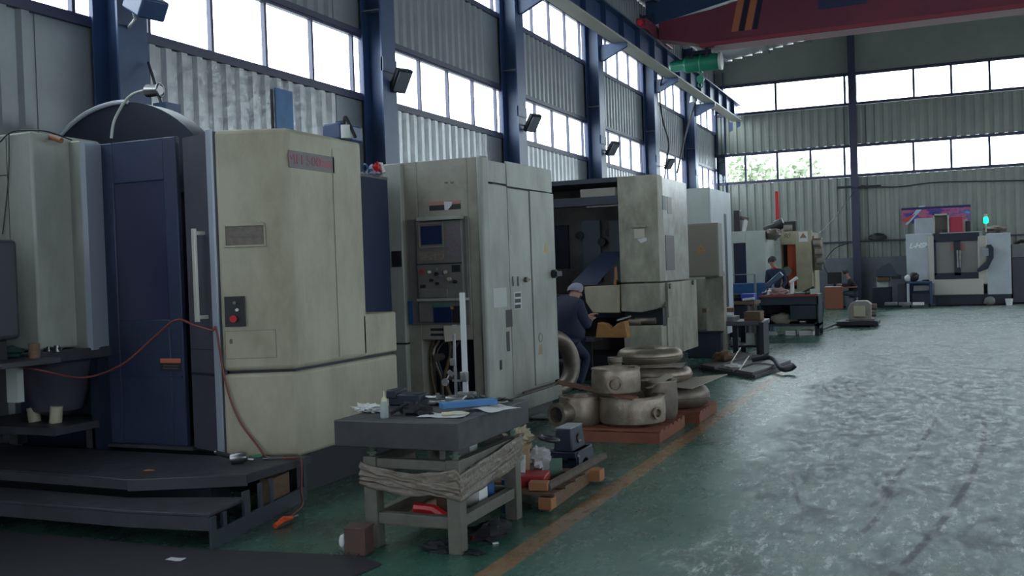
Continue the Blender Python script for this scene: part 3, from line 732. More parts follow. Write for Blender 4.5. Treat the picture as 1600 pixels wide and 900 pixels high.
# things on the platform
def on(px, py, z): return atZ(px, py, z)
p = on(376, 725, .34)
im = T('impact_wrench', 'black and chrome air impact wrench lying on the black platform', 'tool', (p.x, p.y, .34))
P('motor_housing', MB().lathe((p.x-.02, p.y, .385), [(.02, -.06), (.04, -.05), (.045, .03), (.03, .07)], 16, (.9, .3, .1)), STEEL, im)
q = on(340, 714, .37); P('handle', MB().tube([(p.x-.02, p.y, .38), (q.x, q.y, .40)], [.022, .018], 10), BLK2, im)
P('anvil', MB().cyl((p.x+.05, p.y+.02, .375), (p.x+.10, p.y+.03, .37), .012), STEEL, im)
q2 = on(338, 713, .41); P('hose_fitting', MB().cyl((q.x, q.y, .40), (q.x-.02, q.y, .41), .014), STEEL, im, label='bright fitting')
p = on(404, 713, .34); S('green_card', 'small green and white card lying on the black platform beside the hose', 'card', MB().ob((p.x, p.y, .345), (.07, .10, .008), .3), mat('green_card', (.05, .3, .16), .5))
p = on(435, 716, .34)
S('flat_file_tool', 'flat steel tool lying at the platform corner beside the hose', 'tool', MB().ob((p.x-.03, p.y, .347), (.12, .03, .012), .5).ob((p.x-.02, p.y-.05, .347), (.14, .02, .012), .45), STEEL, bevel=.003)
p = on(233, 736, .34); S('rusty_scrap', 'small rusty scrap lying on the platform deck in front of the navy door', 'scrap', MB().blob((p.x, p.y, .345), (.10, .05, .012), 4, .5), mat('rusty_orange', (.3, .13, .06), .6))
# dark operator cabinet at the frame edge
oc = T('operator_cabinet', 'dark cabinet with rounded top edge cut off by the left picture edge', 'cabinet', (-6.15, 4.75, 0))
x1 = atY(30, 430, 5.35).x; zt = atY(10, 370, 5.0).z; zb = atY(10, 535, 5.0).z
P('housing', MB().box(x1-.9, x1, 5.0, 5.35, zb, zt), mat('dark_grey_cabinet', (.055, .055, .075), .5), oc, bevel=.035)
P('foot', MB().box(x1-.8, x1-.1, 5.05, 5.3, 1.17, zb), BLACK, oc)
sb = T('side_bench', 'dark bench with tools below the pallet guard at the left picture edge', 'bench', (-6.3, 5.4, 0))
P('bench_top', MB().box(-7.2, x1+.22, 4.98, 5.50, 1.13, 1.17), DECK, sb, bevel=.005)
P('leg', MB().box(-6.98, -6.92, 5.3, 5.36, .34, 1.13), BLACK, sb)
P('leg', MB().box(-7.1, -7.04, 5.35, 5.42, .34, 1.13), BLACK, sb)
p = atY(14, 540, 5.42)
S('green_rag', 'dark green rag lying on the dark bench below the cabinet', 'rag', MB().blob((p.x, 5.42, 1.21), (.26, .14, .10), 9, .5, zmin=1.17), mat('dark_green_cloth', (.02, .06, .055), .8))
p = atY(22, 525, 5.35)
S('brown_tin', 'small brown tin standing beside the green rag on the dark bench', 'tin', MB().cyl((p.x+.12, 5.42, 1.17), (p.x+.12, 5.42, 1.28), .04), WOOD)
for i, (px, s_) in enumerate(((40, .05), (55, .04), (68, .05))):
    p = atY(px, 556, 5.62); S('loose_fitting', ['small steel fitting beside the brown tin', 'middle steel fitting of three on the pallet table edge', 'steel fitting closest to the cream pillar on the pallet table'][i], 'fitting', MB().cyl((p.x, 5.75, 1.19), (p.x, 5.75, 1.19+s_), s_*.6, s_*.4, 10).cyl((p.x-s_, 5.75, 1.19+s_*.5), (p.x+s_, 5.75, 1.19+s_*.5), s_*.25, n=8), STEEL, 'loose fittings on the pallet table')
p = on(275, 878, .0); S('paper_scrap', 'white paper scrap lying on the dark floor mat', 'paper', MB().sheet((p.x, p.y, .014), .11, .06, .1, .004), PAPER)
# dark mat in the foreground
mc = [atZ(597, 882), atZ(540, 901), atZ(540, 846)]
a = atZ(596, 883); b_ = atZ(330, 862)
S('floor_mat', 'large dark plate mat covering the floor in front of the steps', 'mat', MB().prism([(-7.6, 3.2), (-3.3, 3.2), (a.x, a.y), (a.x-.22, a.y+.10), (-4.35, 4.94), (-7.6, 4.88)], .002, .012), MATF)
# ================================================================== SURFACE TABLE
TX0, TX1, TY0, TY1, TZ = -3.52, -2.65, 5.27, 6.38, .80
ts = T('inspection_table', 'thick dark iron surface plate on a grey-green steel stand wrapped with plastic film', 'table', (-3.08, 5.8, 0))
P('surface_plate', MB().box(TX0, TX1, TY0, TY1, .635, TZ), GRANITE, ts, bevel=.006)
lx = (-3.30, -2.72); ly = (5.36, 6.22)
for x in lx:
    for y in ly:
        l = P('leg', MB().box(x-.045, x+.045, y-.045, y+.045, 0, .57), STAND, ts, bevel=.004)
        P('levelling_screw', MB().cyl((x, y, .57), (x, y, .635), .022).cyl((x, y, .585), (x, y, .60), .035, n=6), mat('green_screw', (.08, .12, .09), .5), l)
fr = MB()
for z0, z1 in ((.15, .22), (.50, .56)):
    for y in ly: fr.box(lx[0], lx[1], y-.03, y+.03, z0, z1)
    for x in lx: fr.box(x-.03, x+.03, ly[0], ly[1], z0, z1)
P('frame', fr, STAND, ts, bevel=.004)
P('shelf_sheet', MB().box(lx[0]+.03, lx[1]-.03, ly[0]+.03, ly[1]-.03, .13, .15), CARD, ts)
fv = MB()
def film(path, zf, hf, seed):
    pts = []; n = 26
    for i in range(len(path)-1):
        A, B = Vector(path[i]), Vector(path[i+1])
        for k in range(n): pts.append((A+(B-A)*k/n, i+k/n))
    pts.append((Vector(path[-1]), len(path)-1)); M_ = 7; vs = []
    for p, s_ in pts:
        for j in range(M_+1):
            t = j/M_; z = zf(s_)+hf(s_)*(t-.5); o_ = .014*noise.noise(Vector((s_*5, t*9, seed)))+.008*sin(t*19+s_*5)
            nx = (p-Vector((-3.0, 5.8))).normalized()
            vs.append((p.x+nx.x*(o_+.008), p.y+nx.y*(o_+.008), z+.008*noise.noise(Vector((s_*8, t*3, seed+4)))))
    k = M_+1; fs = [(i*k+j, (i+1)*k+j, (i+1)*k+j+1, i*k+j+1) for i in range(len(pts)-1) for j in range(M_)]
    fv.add(vs, fs)
o_ = .055
film([(lx[0]-o_, ly[1]-.2), (lx[0]-o_, ly[0]-o_), (lx[1]+o_, ly[0]-o_), (lx[1]+o_, ly[1]+o_)], lambda s: .465-.05*sin(min(max(s-1, 0), 1)*pi)+.0*s if s < 2 else .425+.10*(s-2), lambda s: .17-.02*s, 1)
film([(lx[0]-o_, ly[0]+.3), (lx[0]-o_, ly[0]-o_-.005), (lx[1]+o_, ly[0]-o_-.005), (lx[1]+o_, ly[1]+o_)], lambda s: .47-.10*min(max(s-1, 0), 1) if s < 2 else .37+.09*(s-2), lambda s: .10+.03*sin(s*3), 6)
o = P('plastic_film', fv, FILM, ts, smooth=80, label='crumpled brownish plastic film wrapped around the stand')
sm = o.modifiers.new('Solidify', 'SOLIDIFY'); sm.thickness = .002
tb = []
def tz(px, py): return atZ(px, py, TZ)
# things on the plate
p = tz(572, 645); S('crumpled_tissue', 'crumpled white tissue on the front corner of the surface plate', 'tissue', MB().blob((p.x+.0, p.y+.03, TZ+.025), (.20, .10, .055), 11, .9, 4, 20, 12, zmin=TZ), TISSUE)
p = tz(601, 653)
bt = T('squeeze_bottle', 'translucent squeeze bottle with pale yellow pointed cap standing on the surface plate', 'bottle', (p.x, p.y, TZ))
P('body', MB().lathe((p.x, p.y, TZ), [(.024, 0), (.027, .01), (.026, .085), (.018, .105)], 16), CLEAR, bt)
P('cap', MB().lathe((p.x, p.y, TZ+.10), [(.018, 0), (.017, .02), (.006, .035), (.004, .07)], 12), YELB, bt)
p = tz(612, 640); 
vs_ = T('machine_vice', 'dark toolmaker vice block at the back left of the surface plate', 'vice', (p.x, p.y+.22, TZ))
P('body', MB().box(p.x-.12, p.x+.13, p.y+.16, p.y+.30, TZ, TZ+.085), NAVYD, vs_, bevel=.012)
P('jaw', MB().box(p.x-.13, p.x-.05, p.y+.15, p.y+.31, TZ+.05, TZ+.11), NAVYD, vs_, bevel=.008)
P('screw', MB().cyl((p.x+.13, p.y+.23, TZ+.055), (p.x+.22, p.y+.23, TZ+.055), .014), STEEL, vs_)
p = tz(640, 650); S('work_glove', 'black work glove heaped on the surface plate beside the bottle', 'glove', MB().blob((p.x, p.y+.08, TZ+.03), (.20, .13, .09), 21, .7, 3, zmin=TZ).blob((p.x+.1, p.y+.02, TZ+.015), (.12, .05, .04), 22, .5, 3, zmin=TZ).tube([(p.x-.14, p.y, TZ+.012), (p.x-.05, p.y+.07, TZ+.07)], .012), CLOTHK)
p = tz(690, 651); S('note_sheet', 'loose white sheet under the blue box on the surface plate', 'paper', MB().sheet((p.x, p.y+.02, TZ+.002), .30, .17, .15, .012, 2), PAPER)
p = tz(690, 634); S('drawing_sheet', 'curled drawing sheet behind the blue box on the surface plate', 'paper', MB().sheet((p.x, p.y+.08, TZ+.003), .30, .20, -.2, .02, 5), PAPER)
p = tz(785, 640); S('drawing_sheet', 'curled drawing sheet at the back right corner of the surface plate', 'paper', MB().sheet((p.x-.04, p.y-.01, TZ+.003), .22, .24, -.5, .02, 8), PAPER)
p1 = tz(683, 647); p2 = tz(768, 639); c_ = (p1+p2)/2
S('blue_box', 'long blue flat box lying on papers on the surface plate', 'box', MB().ob((c_.x, c_.y+.06, TZ+.045), ((p2-p1).length, .09, .036), atan2(p2.y-p1.y, p2.x-p1.x)), BOOKB, bevel=.003)
p = tz(697, 652); S('marker_stick', 'short pale marker lying at the front of the papers on the surface plate', 'marker', MB().cyl((p.x-.03, p.y, TZ+.02), (p.x+.03, p.y+.02, TZ+.02), .012).cyl((p.x+.03, p.y+.02, TZ+.02), (p.x+.13, p.y+.06, TZ+.02), .007), YELB)
# height gauges
def gauge(px, pyb, pyt, rad, lab, mt_, paper=False):
    p = tz(px, pyb); top = atY(px, pyt, p.y)
    t = T('height_gauge', lab, 'gauge', (p.x, p.y, TZ), None)
    P('base', MB().ob((p.x, p.y, TZ+.022), (.14, .10, .044), .2), GREY if not paper else STEEL, t, bevel=.01)
    P('column', MB().box(p.x-rad, p.x+rad, p.y-rad*.6, p.y+rad*.6, TZ+.04, top.z), mt_, t, bevel=.003)
    return t, p, top
t, p, top = gauge(728, 622, 457, .019, 'tall white height gauge standing on the surface plate', mat('white_bar', (.55, .57, .6), .4))
P('slider', MB().box(p.x-.03, p.x+.02, p.y-.03, p.y+.02, TZ+.12, TZ+.19), STEEL, t, bevel=.004)
P('scriber', MB().box(p.x-.09, p.x-.02, p.y-.03, p.y-.02, TZ+.12, TZ+.135), STEEL, t)
t, p, top = gauge(713, 628, 522, .010, 'thinner grey indicator stand with clamps beside the tall white gauge', STEEL, True)
P('clamp', MB().ob((p.x-.01, p.y-.01, TZ+.28), (.04, .03, .05), .3).ob((p.x-.03, p.y-.01, TZ+.20), (.05, .02, .03), .3, ry=.7), STEEL, t, bevel=.003)
P('indicator', MB().cyl((p.x-.07, p.y-.03, TZ+.14), (p.x-.07, p.y-.015, TZ+.14), .026).cyl((p.x-.07, p.y-.02, TZ+.14), (p.x-.03, p.y, TZ+.21), .006), STEEL, t)
# loose tools scattered at the back
rr = random.Random(3)
nm = ['steel caliper', 'black allen key', 'dial indicator arm', 'steel gauge block', 'black socket', 'steel scriber', 'thin wrench', 'black plug gauge', 'steel parallel', 'short black clamp', 'ring gauge']
wh = ['beside the vice', 'in front of the vice screw', 'left of the thin stand', 'at the foot of the thin stand', 'between the two gauges', 'behind the blue box', 'near the white gauge base', 'behind the curled sheet', 'at the back edge of the plate', 'near the back right corner', 'on the back right sheet']
sp_ = [(660, 628), (672, 634), (684, 625), (697, 631), (722, 634), (745, 630), (752, 622), (768, 627), (742, 626), (790, 626), (778, 632)]
for i, (a, b_) in enumerate(sp_):
    p = tz(a, b_); rz = rr.uniform(-1, 1); mm = STEEL if i % 2 == 0 else BLK2
    q = MB()
    if i % 3 == 0: q.ob((p.x, p.y, TZ+.010), (.16, .018, .012), rz).ob((p.x-.05*cos(rz), p.y-.05*sin(rz), TZ+.010), (.015, .07, .010), rz)
    elif i % 3 == 1: q.tube([(p.x-.05, p.y, TZ+.012), (p.x+.04, p.y+.01, TZ+.012), (p.x+.05, p.y+.05, TZ+.014)], .009, 8)
    else: q.cyl((p.x, p.y, TZ), (p.x, p.y, TZ+.035), .03).cyl((p.x, p.y, TZ+.035), (p.x, p.y, TZ+.05), .015).tube([(p.x, p.y, TZ+.03), (p.x+.08, p.y+.03, TZ+.02)], .007, 6)
    S(['caliper', 'bent_key', 'indicator_tool'][i % 3], nm[i]+' lying '+wh[i]+' on the surface plate', 'tool', q, mm, 'small tools on the surface plate', bevel=.002)
# under the table
p = atZ(668, 830, .23)
S('red_pry_handle', 'bright red bent lever resting on the shelf under the surface plate', 'lever', MB().tube([atY(648, 793, 5.5), atY(677, 796, 5.5), atY(706, 816, 5.5)], .034, 8), REDP, bevel=.002)
S('parts_box', 'small grey box under the plate on the stand shelf carrying the red lever', 'box', MB().box(-3.10, -2.98, 5.46, 5.56, .15, atY(655, 793, 5.5).z-.035), GREY, bevel=.004)
S('white_carton', 'white carton standing upright at the back of the stand shelf', 'box', MB().box(-3.05, -2.93, 6.0, 6.12, .15, .53), PAPER, bevel=.003)
S('white_carton', 'paler low carton near the rear right leg on the stand shelf', 'box', MB().box(-2.93, -2.80, 5.85, 5.98, .15, .36), TISSUE, bevel=.003)
S('blue_drum_part', 'blue tin can on the stand shelf by the rear leg', 'can', MB().cyl((-2.84, 6.08, .15), (-2.84, 6.08, .30), .04), BLUEP)
S('wooden_block', 'dark wooden block on the stand shelf behind the red lever', 'block', MB().box(-3.0, -2.86, 5.62, 5.74, .15, .26), WOOD, bevel=.005)
p = atZ(682, 862); S('black_rag', 'black rag on the floor under the table between the front legs', 'rag', MB().blob((p.x, p.y+.03, .02), (.24, .14, .07), 31, .8, 3, zmin=.0), CLOTHK)
p = atZ(770, 838); S('black_rag', 'black rag heap on the floor beside the right side of the table', 'rag', MB().blob((p.x-.02, p.y, .03), (.22, .36, .12), 33, .8, 3, zmin=.0), CLOTHK)
p = atZ(742, 842); S('red_plug', 'small red plug on the floor between black rags and front table leg', 'plug', MB().cyl((p.x, p.y, .0), (p.x+.0, p.y, .05), .022), REDP)
p = atZ(738, 865); S('dark_offcut', 'small dark offcut on the floor beside the front right table leg', 'offcut', MB().blob((p.x+.02, p.y-.01, .012), (.12, .06, .03), 35, .6, 3, zmin=0), BLACK)
p = atZ(774, 850); S('white_chip', 'tiny white chip lying beside the black rags', 'chip', MB().ob((p.x, p.y, .006), (.04, .015, .01), .8), PAPER)
# brown box in front
a = atZ(536, 868); b_ = atZ(560, 871)
bx = T('rusty_block', 'rusty brown cube-shaped block on the floor beside the front left table leg', 'block', (a.x+.06, a.y+.05, 0))
P('body', MB().ob((a.x+.075, a.y+.07, .082), (.135, .135, .164), .12), mat('rusty_brown', (.115, .055, .045), .6, col2=(.07, .04, .04), scale=9), bx, bevel=.008)
P('lid_edge', MB().ob((a.x+.075, a.y+.07, .166), (.143, .143, .012), .12), mat('rusty_brown', (.1, .05, .04)), bx, bevel=.003)
p = atZ(529, 845, .1); S('white_rag_wad', 'white rag wad leaning on the rusty block', 'rag', MB().blob((a.x-.035, a.y+.06, .07), (.05, .05, .09), 2, .2), TISSUE)
rr = random.Random(5); sw = MB()
for i in range(28):
    p = (a.x+.01+rr.gauss(0, .05), a.y-.02+rr.gauss(0, .025), .004+abs(rr.gauss(0, .012)))
    sw.ob(p, (.02, .004, .003), rr.random()*3, rr.random(), rr.random())
o = S('metal_swarf', 'bright curly metal swarf scattered at the foot of the rusty block', 'swarf', sw, STEEL); o['kind'] = 'stuff'

# ================================================================== JUNK PALLET
PX = [atZ(770, 800), atZ(845, 803), atZ(930, 752)]
pa = T('timber_pallet', 'broken timber pallet heaped with junk behind the surface table', 'pallet', (-2.75, 6.9, 0))
for i in range(4): 
    y = 6.55+i*.24; P('board', MB().ob((-2.82, y, .115), (.62-.02*i, .13, .022), -.05+.02*i), WOOD, pa, bevel=.003)
for x in (-3.08, -2.6): P('bearer', MB().ob((x, 6.93, .05), (.08, .95, .1), .03), WOOD, pa, bevel=.004)
P('block', MB().box(-2.62, -2.52, 6.42, 6.52, .02, .10), mat('orange_wood', (.38, .16, .07), .7), pa, bevel=.004, label='orange-brown end block')
P('block', MB().box(-2.60, -2.48, 7.38, 7.50, .02, .11), mat('orange_wood', (.38, .16, .07), .7), pa, bevel=.004, label='orange-brown end block')
S('timber_plank', 'long grey-brown plank slanting across the edge of the junk pallet', 'plank', MB().tube([(-2.60, 6.55, .15), (-2.50, 7.55, .19)], .035, 6), mat('grey_timber', (.14, .11, .09), .8, col2=(.08, .06, .05), scale=14), bevel=.004)
S('blue_can', 'blue can with a dark lid standing at the near end of the junk pallet', 'can', MB().cyl((-2.82, 6.40, 0), (-2.82, 6.40, .17), .065).cyl((-2.82, 6.40, .17), (-2.82, 6.40, .23), .07, .06), BLUEP)
S('green_board', 'muted green square sheet leaning on the junk pallet', 'sheet', MB().ob(atY(858, 737, 6.98), (.20, .012, .20), .3, rx=-.25), GREENB, bevel=.002)
S('red_crate', 'red plastic crate half buried in the junk pallet', 'crate', MB().ob((-2.80, 6.73, .165), (.26, .24, .08), .2), mat('crate_red', (.36, .02, .025), .45), bevel=.01)
S('cardboard_box', 'torn cardboard box on the junk pallet behind the rear table leg', 'box', MB().ob((-3.00, 6.95, .25), (.22, .24, .24), .3), CARD, bevel=.004)
S('plastic_bag', 'crumpled pale plastic bag between cardboard box and green sheet', 'bag', MB().blob((-2.84, 6.98, .26), (.20, .20, .16), 41, .8, 3, 18, 12), mat('pale_plastic_bag', (.42, .40, .40), .35))
S('wrapping_paper', 'crumpled beige wrapping paper on top of the cardboard box', 'paper', MB().blob((-3.02, 7.05, .42), (.20, .22, .14), 43, .8, 3, 18, 12), mat('beige_wrap', (.45, .38, .28), .7))
S('carton_flap', 'white carton flap hanging in front of the cardboard box', 'carton', MB().ob((-2.91, 6.74, .27), (.13, .012, .13), .1, rx=-.2), PAPER)
S('black_cable_ring', 'black cable ring on top of the junk pallet bag', 'cable', MB().torus((-2.78, 7.08, .40), .07, .018, (.2, .1, 1)), BLK2)
S('orange_offcut', 'orange-brown wooden offcut at the pallet corner beside the blue can', 'offcut', MB().ob((-2.66, 6.55, .16), (.14, .10, .06), .2), mat('orange_wood', (.38, .16, .07), .7), bevel=.006)
# black cast block stand
p1 = atZ(862, 742); p2 = atZ(905, 745)
bx0, bx1, by0, by1 = p1.x-.0, p2.x+.0, 7.56, 7.95
cs = T('angle_block', 'black cast iron block stand with arched foot and pale top behind the junk pallet', 'block', ((bx0+bx1)/2, 7.75, 0))
zt = atY(885, 666, 7.75).z
P('upper_block', MB().prism([(bx0+.04, by0+.03), (bx1-.04, by0+.03), (bx1-.04, by1-.03), (bx0+.04, by1-.03)], .2, zt, top=[(bx0+.055, by0+.05), (bx1-.06, by0+.05), (bx1-.06, by1-.05), (bx0+.055, by1-.05)]), NAVYD, cs, bevel=.012)
F = Face((bx1, by0-.02), (bx1, by1+.02)); L_ = F.L
F2 = Face((bx0-.02, by0), (bx1+.02, by0)); L2 = F2.L
def archp(L): return [(0, 0), (L*.22, 0)]+[(L*.5-L*.28*cos(t), .13*sin(t)) for t in [pi*i/10 for i in range(1, 10)]]+[(L*.78, 0), (L, 0), (L, .17), (L*.88, .21), (L*.12, .21), (0, .17)]
P('arched_foot', MB().fpoly(F, archp(L_), -.07, .01).fpoly(F, archp(L_), -(bx1-bx0)+.0, -(bx1-bx0)+.07).fb(F, 0, L_, .14, .21, -(bx1-bx0)+.05, 0), NAVYD, cs, bevel=.006)
P('foot_arch', MB().fpoly(F2, archp(L2), -.05, .0), NAVYD, cs, bevel=.005)
P('top_face', MB().box(bx0+.055, bx1-.06, by0+.05, by1-.05, zt, zt+.006), mat('ground_top', (.40, .42, .44), .35, .3), cs, label='pale ground top face')
F3 = Face((bx1-.047, by0), (bx1-.047, by1)); P('side_bore', MB().cyl(F3.w(.20, .29, -.03), F3.w(.20, .29, .006), .04, n=20), BLACK, cs)
P('bore_insert', MB().fb(F3, .17, .23, .265, .28, .0, .012), CAST, cs)
p = atZ(878, 756, .0); S('chrome_coupling', 'small bright coupling on the floor at the foot of the black block stand', 'coupling', MB().cyl((p.x, p.y-.12, .03), (p.x+.07, p.y-.10, .03), .03).cyl((p.x+.07, p.y-.10, .03), (p.x+.11, p.y-.09, .03), .018), mat('blue_steel', (.12, .16, .24), .3, .6))
# ================================================================== MACHINE 2: control panel machine with three side doors
M2 = T('machining_center', 'grey-cream machine with a front control panel and three tall side doors, behind the surface table', 'machine', (-5.0, 10.1, 0))
F2m = Face((-5.3, 9.2), (-4.25, 9.2)); S2 = Face((-4.25, 9.2), (-4.19, 11.08))
H2 = 2.88
ho = F2m.rect(662, 531, 741, 640)   # lower opening
hz1 = ho[3]; hu0, hu1 = ho[0], ho[1]
pl_ = F2m.at(636, 400)[0]
bd = MB()
bd.fb(F2m, pl_-.3, hu0, .17, H2, -.35, 0).fb(F2m, hu1, 1.0, .17, H2, -.35, 0).fb(F2m, hu0, hu1, hz1, H2, -.35, 0).fb(F2m, hu0, hu1, .17, .36, -.35, 0)
P('front_panel', bd, mat('grimy_front_paint', (.36, .345, .30), .42, col2=(.22, .19, .155), scale=2.2, amt=.4, rvar=.2), M2, bevel=.01)
P('note_tape', MB().fb(F2m, F2m.at(711, 509)[0]-.02, F2m.at(711, 509)[0]+.02, F2m.at(711, 512)[1], F2m.at(711, 507)[1], 0, .03), TISSUE, M2)
P('rear_body', MB().prism([(-6.3, 9.5), (-4.27, 9.5), (-4.215, 11.0), (-6.3, 11.0)], .17, H2-.02), CREAM2, M2)
P('plinth', MB().prism([(-6.3, 9.4), (-4.37, 9.4), (-4.28, 11.06), (-6.3, 11.06)], 0, .17), BLACK, M2)
P('pillar', MB().fb(F2m, F2m.at(609, 400)[0], F2m.at(635, 400)[0], .17, H2-.01, -.2, .07), CREAM2, M2, bevel=.012)
P('pillar_seam', MB().fb(F2m, F2m.at(612, 400)[0], F2m.at(636, 400)[0], F2m.at(625, 537, .07)[1]-.01, F2m.at(625, 537, .07)[1]+.01, 0, .073), BLACK, M2)
P('corner_post', MB().prism([(-4.30, 9.17), (-4.235, 9.17), (-4.215, 9.30), (-4.30, 9.30)], .17, H2+.005), CREAM2, M2, bevel=.02)
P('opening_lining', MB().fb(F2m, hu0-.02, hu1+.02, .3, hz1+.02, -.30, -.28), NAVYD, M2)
q = MB(); rr = random.Random(9)
for i in range(7):
    u = hu0+.06+i*.06; q = MB().tube(smoothpath([F2m.w(u, hz1-.02, -.15), F2m.w(u+rr.uniform(-.06, .06), .85, -.08), F2m.w(u+rr.uniform(-.05, .05), .6, -.1), F2m.w(u+.03, .36, -.12)], 4), .012+.008*(i % 2), 6)
    P('pipe', q, [WOOD, CASTD, WIRE][i % 3], M2)
P('valve', MB().cyl(F2m.w(hu0+.16, .82, -.12), F2m.w(hu0+.16, .82, -.02), .04), CASTD, M2)
P('valve', MB().cyl(F2m.w(hu0+.30, .62, -.12), F2m.w(hu0+.30, .62, -.02), .035), CASTD, M2)
# switch box on the pillar
P('switch_box', MB().fpx(F2m, 618, 392, 633, 417, .07, .085), BLK2, M2, bevel=.003)
# brand stickers
sk = P('sticker', MB().fpx(F2m, 671, 320, 720, 328, 0, .003), BLK2, M2)
a = F2m.rect(671, 314, 720, 319.5); P('sticker_band', MB().fb(F2m, a[0], a[1], a[2]+.0, a[3], .0, .004), mat('faded_salmon', (.42, .20, .16), .6), sk, label='faded red band')
P('torn_patch', MB().fpoly(F2m, [F2m.at(694, 315), F2m.at(707, 315), F2m.at(706, 321), F2m.at(700, 328), F2m.at(695, 328)], .004, .006), PAPER, sk)
for px in (697, 706):
    P('pen_scrawl', MB().fpx(F2m, px-2, 284, px+3, 287, 0, .002), mat('pen', (.12, .12, .12), .6), M2)
# control panel
pu0, pu1, pz0, pz1 = F2m.rect(641, 338, 752, 508)
pu0, _ = F2m.at(640, 420); pu1, _ = F2m.at(735, 420)
F2p = Face((-5.3, 9.12), (-4.25, 9.12))
pn = P('control_panel', MB().fpx(F2p, 652, 345, 723, 503, -.08, 0), PANEL, M2, bevel=.008)
P('panel_surround', MB().fpx(F2m, 641, 340, 733, 507, 0, .03), PANEL, M2, bevel=.006)
P('visor', MB().fpoly(Face((-4.95, 9.12), (-4.45, 9.12)), [], 0, 0) if False else MB().fpx(F2p, 654, 338, 721, 344, -.08, .05), CREAM2, pn, bevel=.003)
P('screen', MB().fpx(F2p, 658, 353, 690, 382, 0, .006), SCREEN, pn)
sf = MB(); a = F2p.rect(656, 350, 692, 385); 
sf.fb(F2p, a[0]-.01, a[1]+.01, a[3], a[3]+.015, 0, .012).fb(F2p, a[0]-.01, a[1]+.01, a[2]-.015, a[2], 0, .012).fb(F2p, a[0]-.01, a[0], a[2], a[3], 0, .012).fb(F2p, a[1], a[1]+.01, a[2], a[3], 0, .012)
P('screen_bezel', sf, TAN, pn)
P('keypad_plate', MB().fpx(F2p, 697, 352, 718, 402, 0, .004), mat('keypad', (.21, .18, .20), .5, col2=(.15, .12, .14), scale=40), pn)
P('keypad_plate', MB().fpx(F2p, 655, 393, 694, 407, 0, .004), mat('keypad2', (.28, .25, .21), .5, col2=(.18, .12, .11), scale=40), pn)
P('panel_seam', MB().fpx(F2p, 652, 411, 722, 413, 0, .004), BLK2, pn)
u, z = F2p.at(661, 424); P('emergency_stop', MB().cyl(F2p.w(u, z, 0), F2p.w(u, z, .02), .015).cyl(F2p.w(u, z, .02), F2p.w(u, z, .035), .026), mat('dull_red', (.35, .05, .04), .5), pn, label='red stop button')
for i, (px, py, r, mt_) in enumerate(((672, 425, .014, TISSUE), (682, 421, .018, GREY), (683, 428, .02, BLK2), (690, 432, .016, GREY), (675, 438, .018, BLK2), (684, 443, .016, BLK2), (697, 425, .018, CREAM), (703, 436, .02, CREAM), (712, 440, .02, BLK2))):
    u, z = F2p.at(px, py); P('knob', MB().cyl(F2p.w(u, z, 0), F2p.w(u, z, .03), r, n=14), mt_, pn)
P('small_display', MB().fpx(F2p, 706, 414, 719, 425, 0, .004), BLK2, pn)
P('dark_strip', MB().fpx(F2p, 657, 445, 665, 450, 0, .01), BLK2, pn)
P('drawer_pull', MB().fpx(F2p, 658, 452, 700, 465, 0, .02), PANEL, pn, bevel=.003)
P('shelf_lip', MB().fpx(F2p, 655, 466, 730, 470, -.05, .06), CREAM2, pn, bevel=.003)
bb = P('lower_bay', MB().fpx(F2p, 678, 478, 706, 504, 0, .008), SCREEN, pn)
P('teal_strip', MB().fpx(F2p, 676, 475, 706, 480, .008, .014), mat('teal_strip', (.06, .16, .16), .5), bb)
P('socket_plate', MB().fpx(F2p, 707, 478, 722, 504, 0, .006), BLK2, pn)
u, z = F2p.at(707, 481); P('indicator_lamp', MB().fb(F2p, u-.012, u+.012, z-.014, z+.014, .006, .02), mat('amber', (.5, .18, .06), .5), pn)
P('vent_slots', MB().fpx(F2m, 673, 513, 693, 517, 0, .004).fpx(F2m, 673, 522, 693, 526, 0, .004) if False else MB().fpx(F2m, 673, 513, 693, 517, 0, .004), BLK2, M2)
P('vent_slots', MB().fpx(F2m, 673, 521, 693, 525, 0, .004), BLK2, M2)
P('blue_edge', MB().fpx(F2m, 641, 470, 647, 506, .03, .034), BLUEP, M2)
p = F2m.at(712, 520); nt_ = S('taped_note', 'cream paper note hanging on the machine front above its lower opening', 'paper', MB().sheet(F2m.w(p[0], p[1], .012), .19, .13, rz=0, tilt=0, curl=.0).v and MB().fpoly(F2m, [F2m.at(695, 509), F2m.at(727, 508), F2m.at(727, 530), F2m.at(697, 534)], .024, .028), mat('cream_paper', (.66, .60, .50), .8))
# side doors
def u_at(px, py=450): return S2.at(px, py)[0]
d0, d1, d2, d3 = u_at(760), u_at(795), u_at(829), u_at(866)
def zat(px, py): return S2.at(px, py)[1]
ztop = (zat(775, 289), zat(810, 297), zat(845, 301))
db = zat(800, 607)
doors = []
for i, (a, b_, zt) in enumerate(((d0, d1, ztop[0]), (d1, d2, ztop[1]), (d2, d3, ztop[2]))):
    zb = [.34, .36, .40][i]
    doors.append(P('side_door', MB().fb(S2, a+.006, b_-.006, zb, zt, 0, .018+.012*(i == 2)), CREAM2, M2, bevel=.005))
P('top_fascia', MB().fb(S2, d0, d1+.02, ztop[0]+.02, H2-.03, 0, .012).fb(S2, d1, S2.at(860, 300)[0], ztop[1]+.02, H2-.005, 0, .02), CREAM2, M2, bevel=.004)
P('base_skirt', MB().fb(S2, d0-.05, S2.L, .17, .33, -.01, .03), CREAM2, M2, bevel=.004)
P('skirt_seam', MB().fb(S2, u_at(808), S2.L-.02, .355, .375, .02, .04), mat('brown_seam', (.10, .07, .06), .6), M2)
h1 = MB(); a = S2.at(799, 440); 
for px in (799, 807): u, z0 = S2.at(px, 447); _, z1 = S2.at(px, 432); h1.fb(S2, u-.012, u+.012, z0, z1, .018, .035)
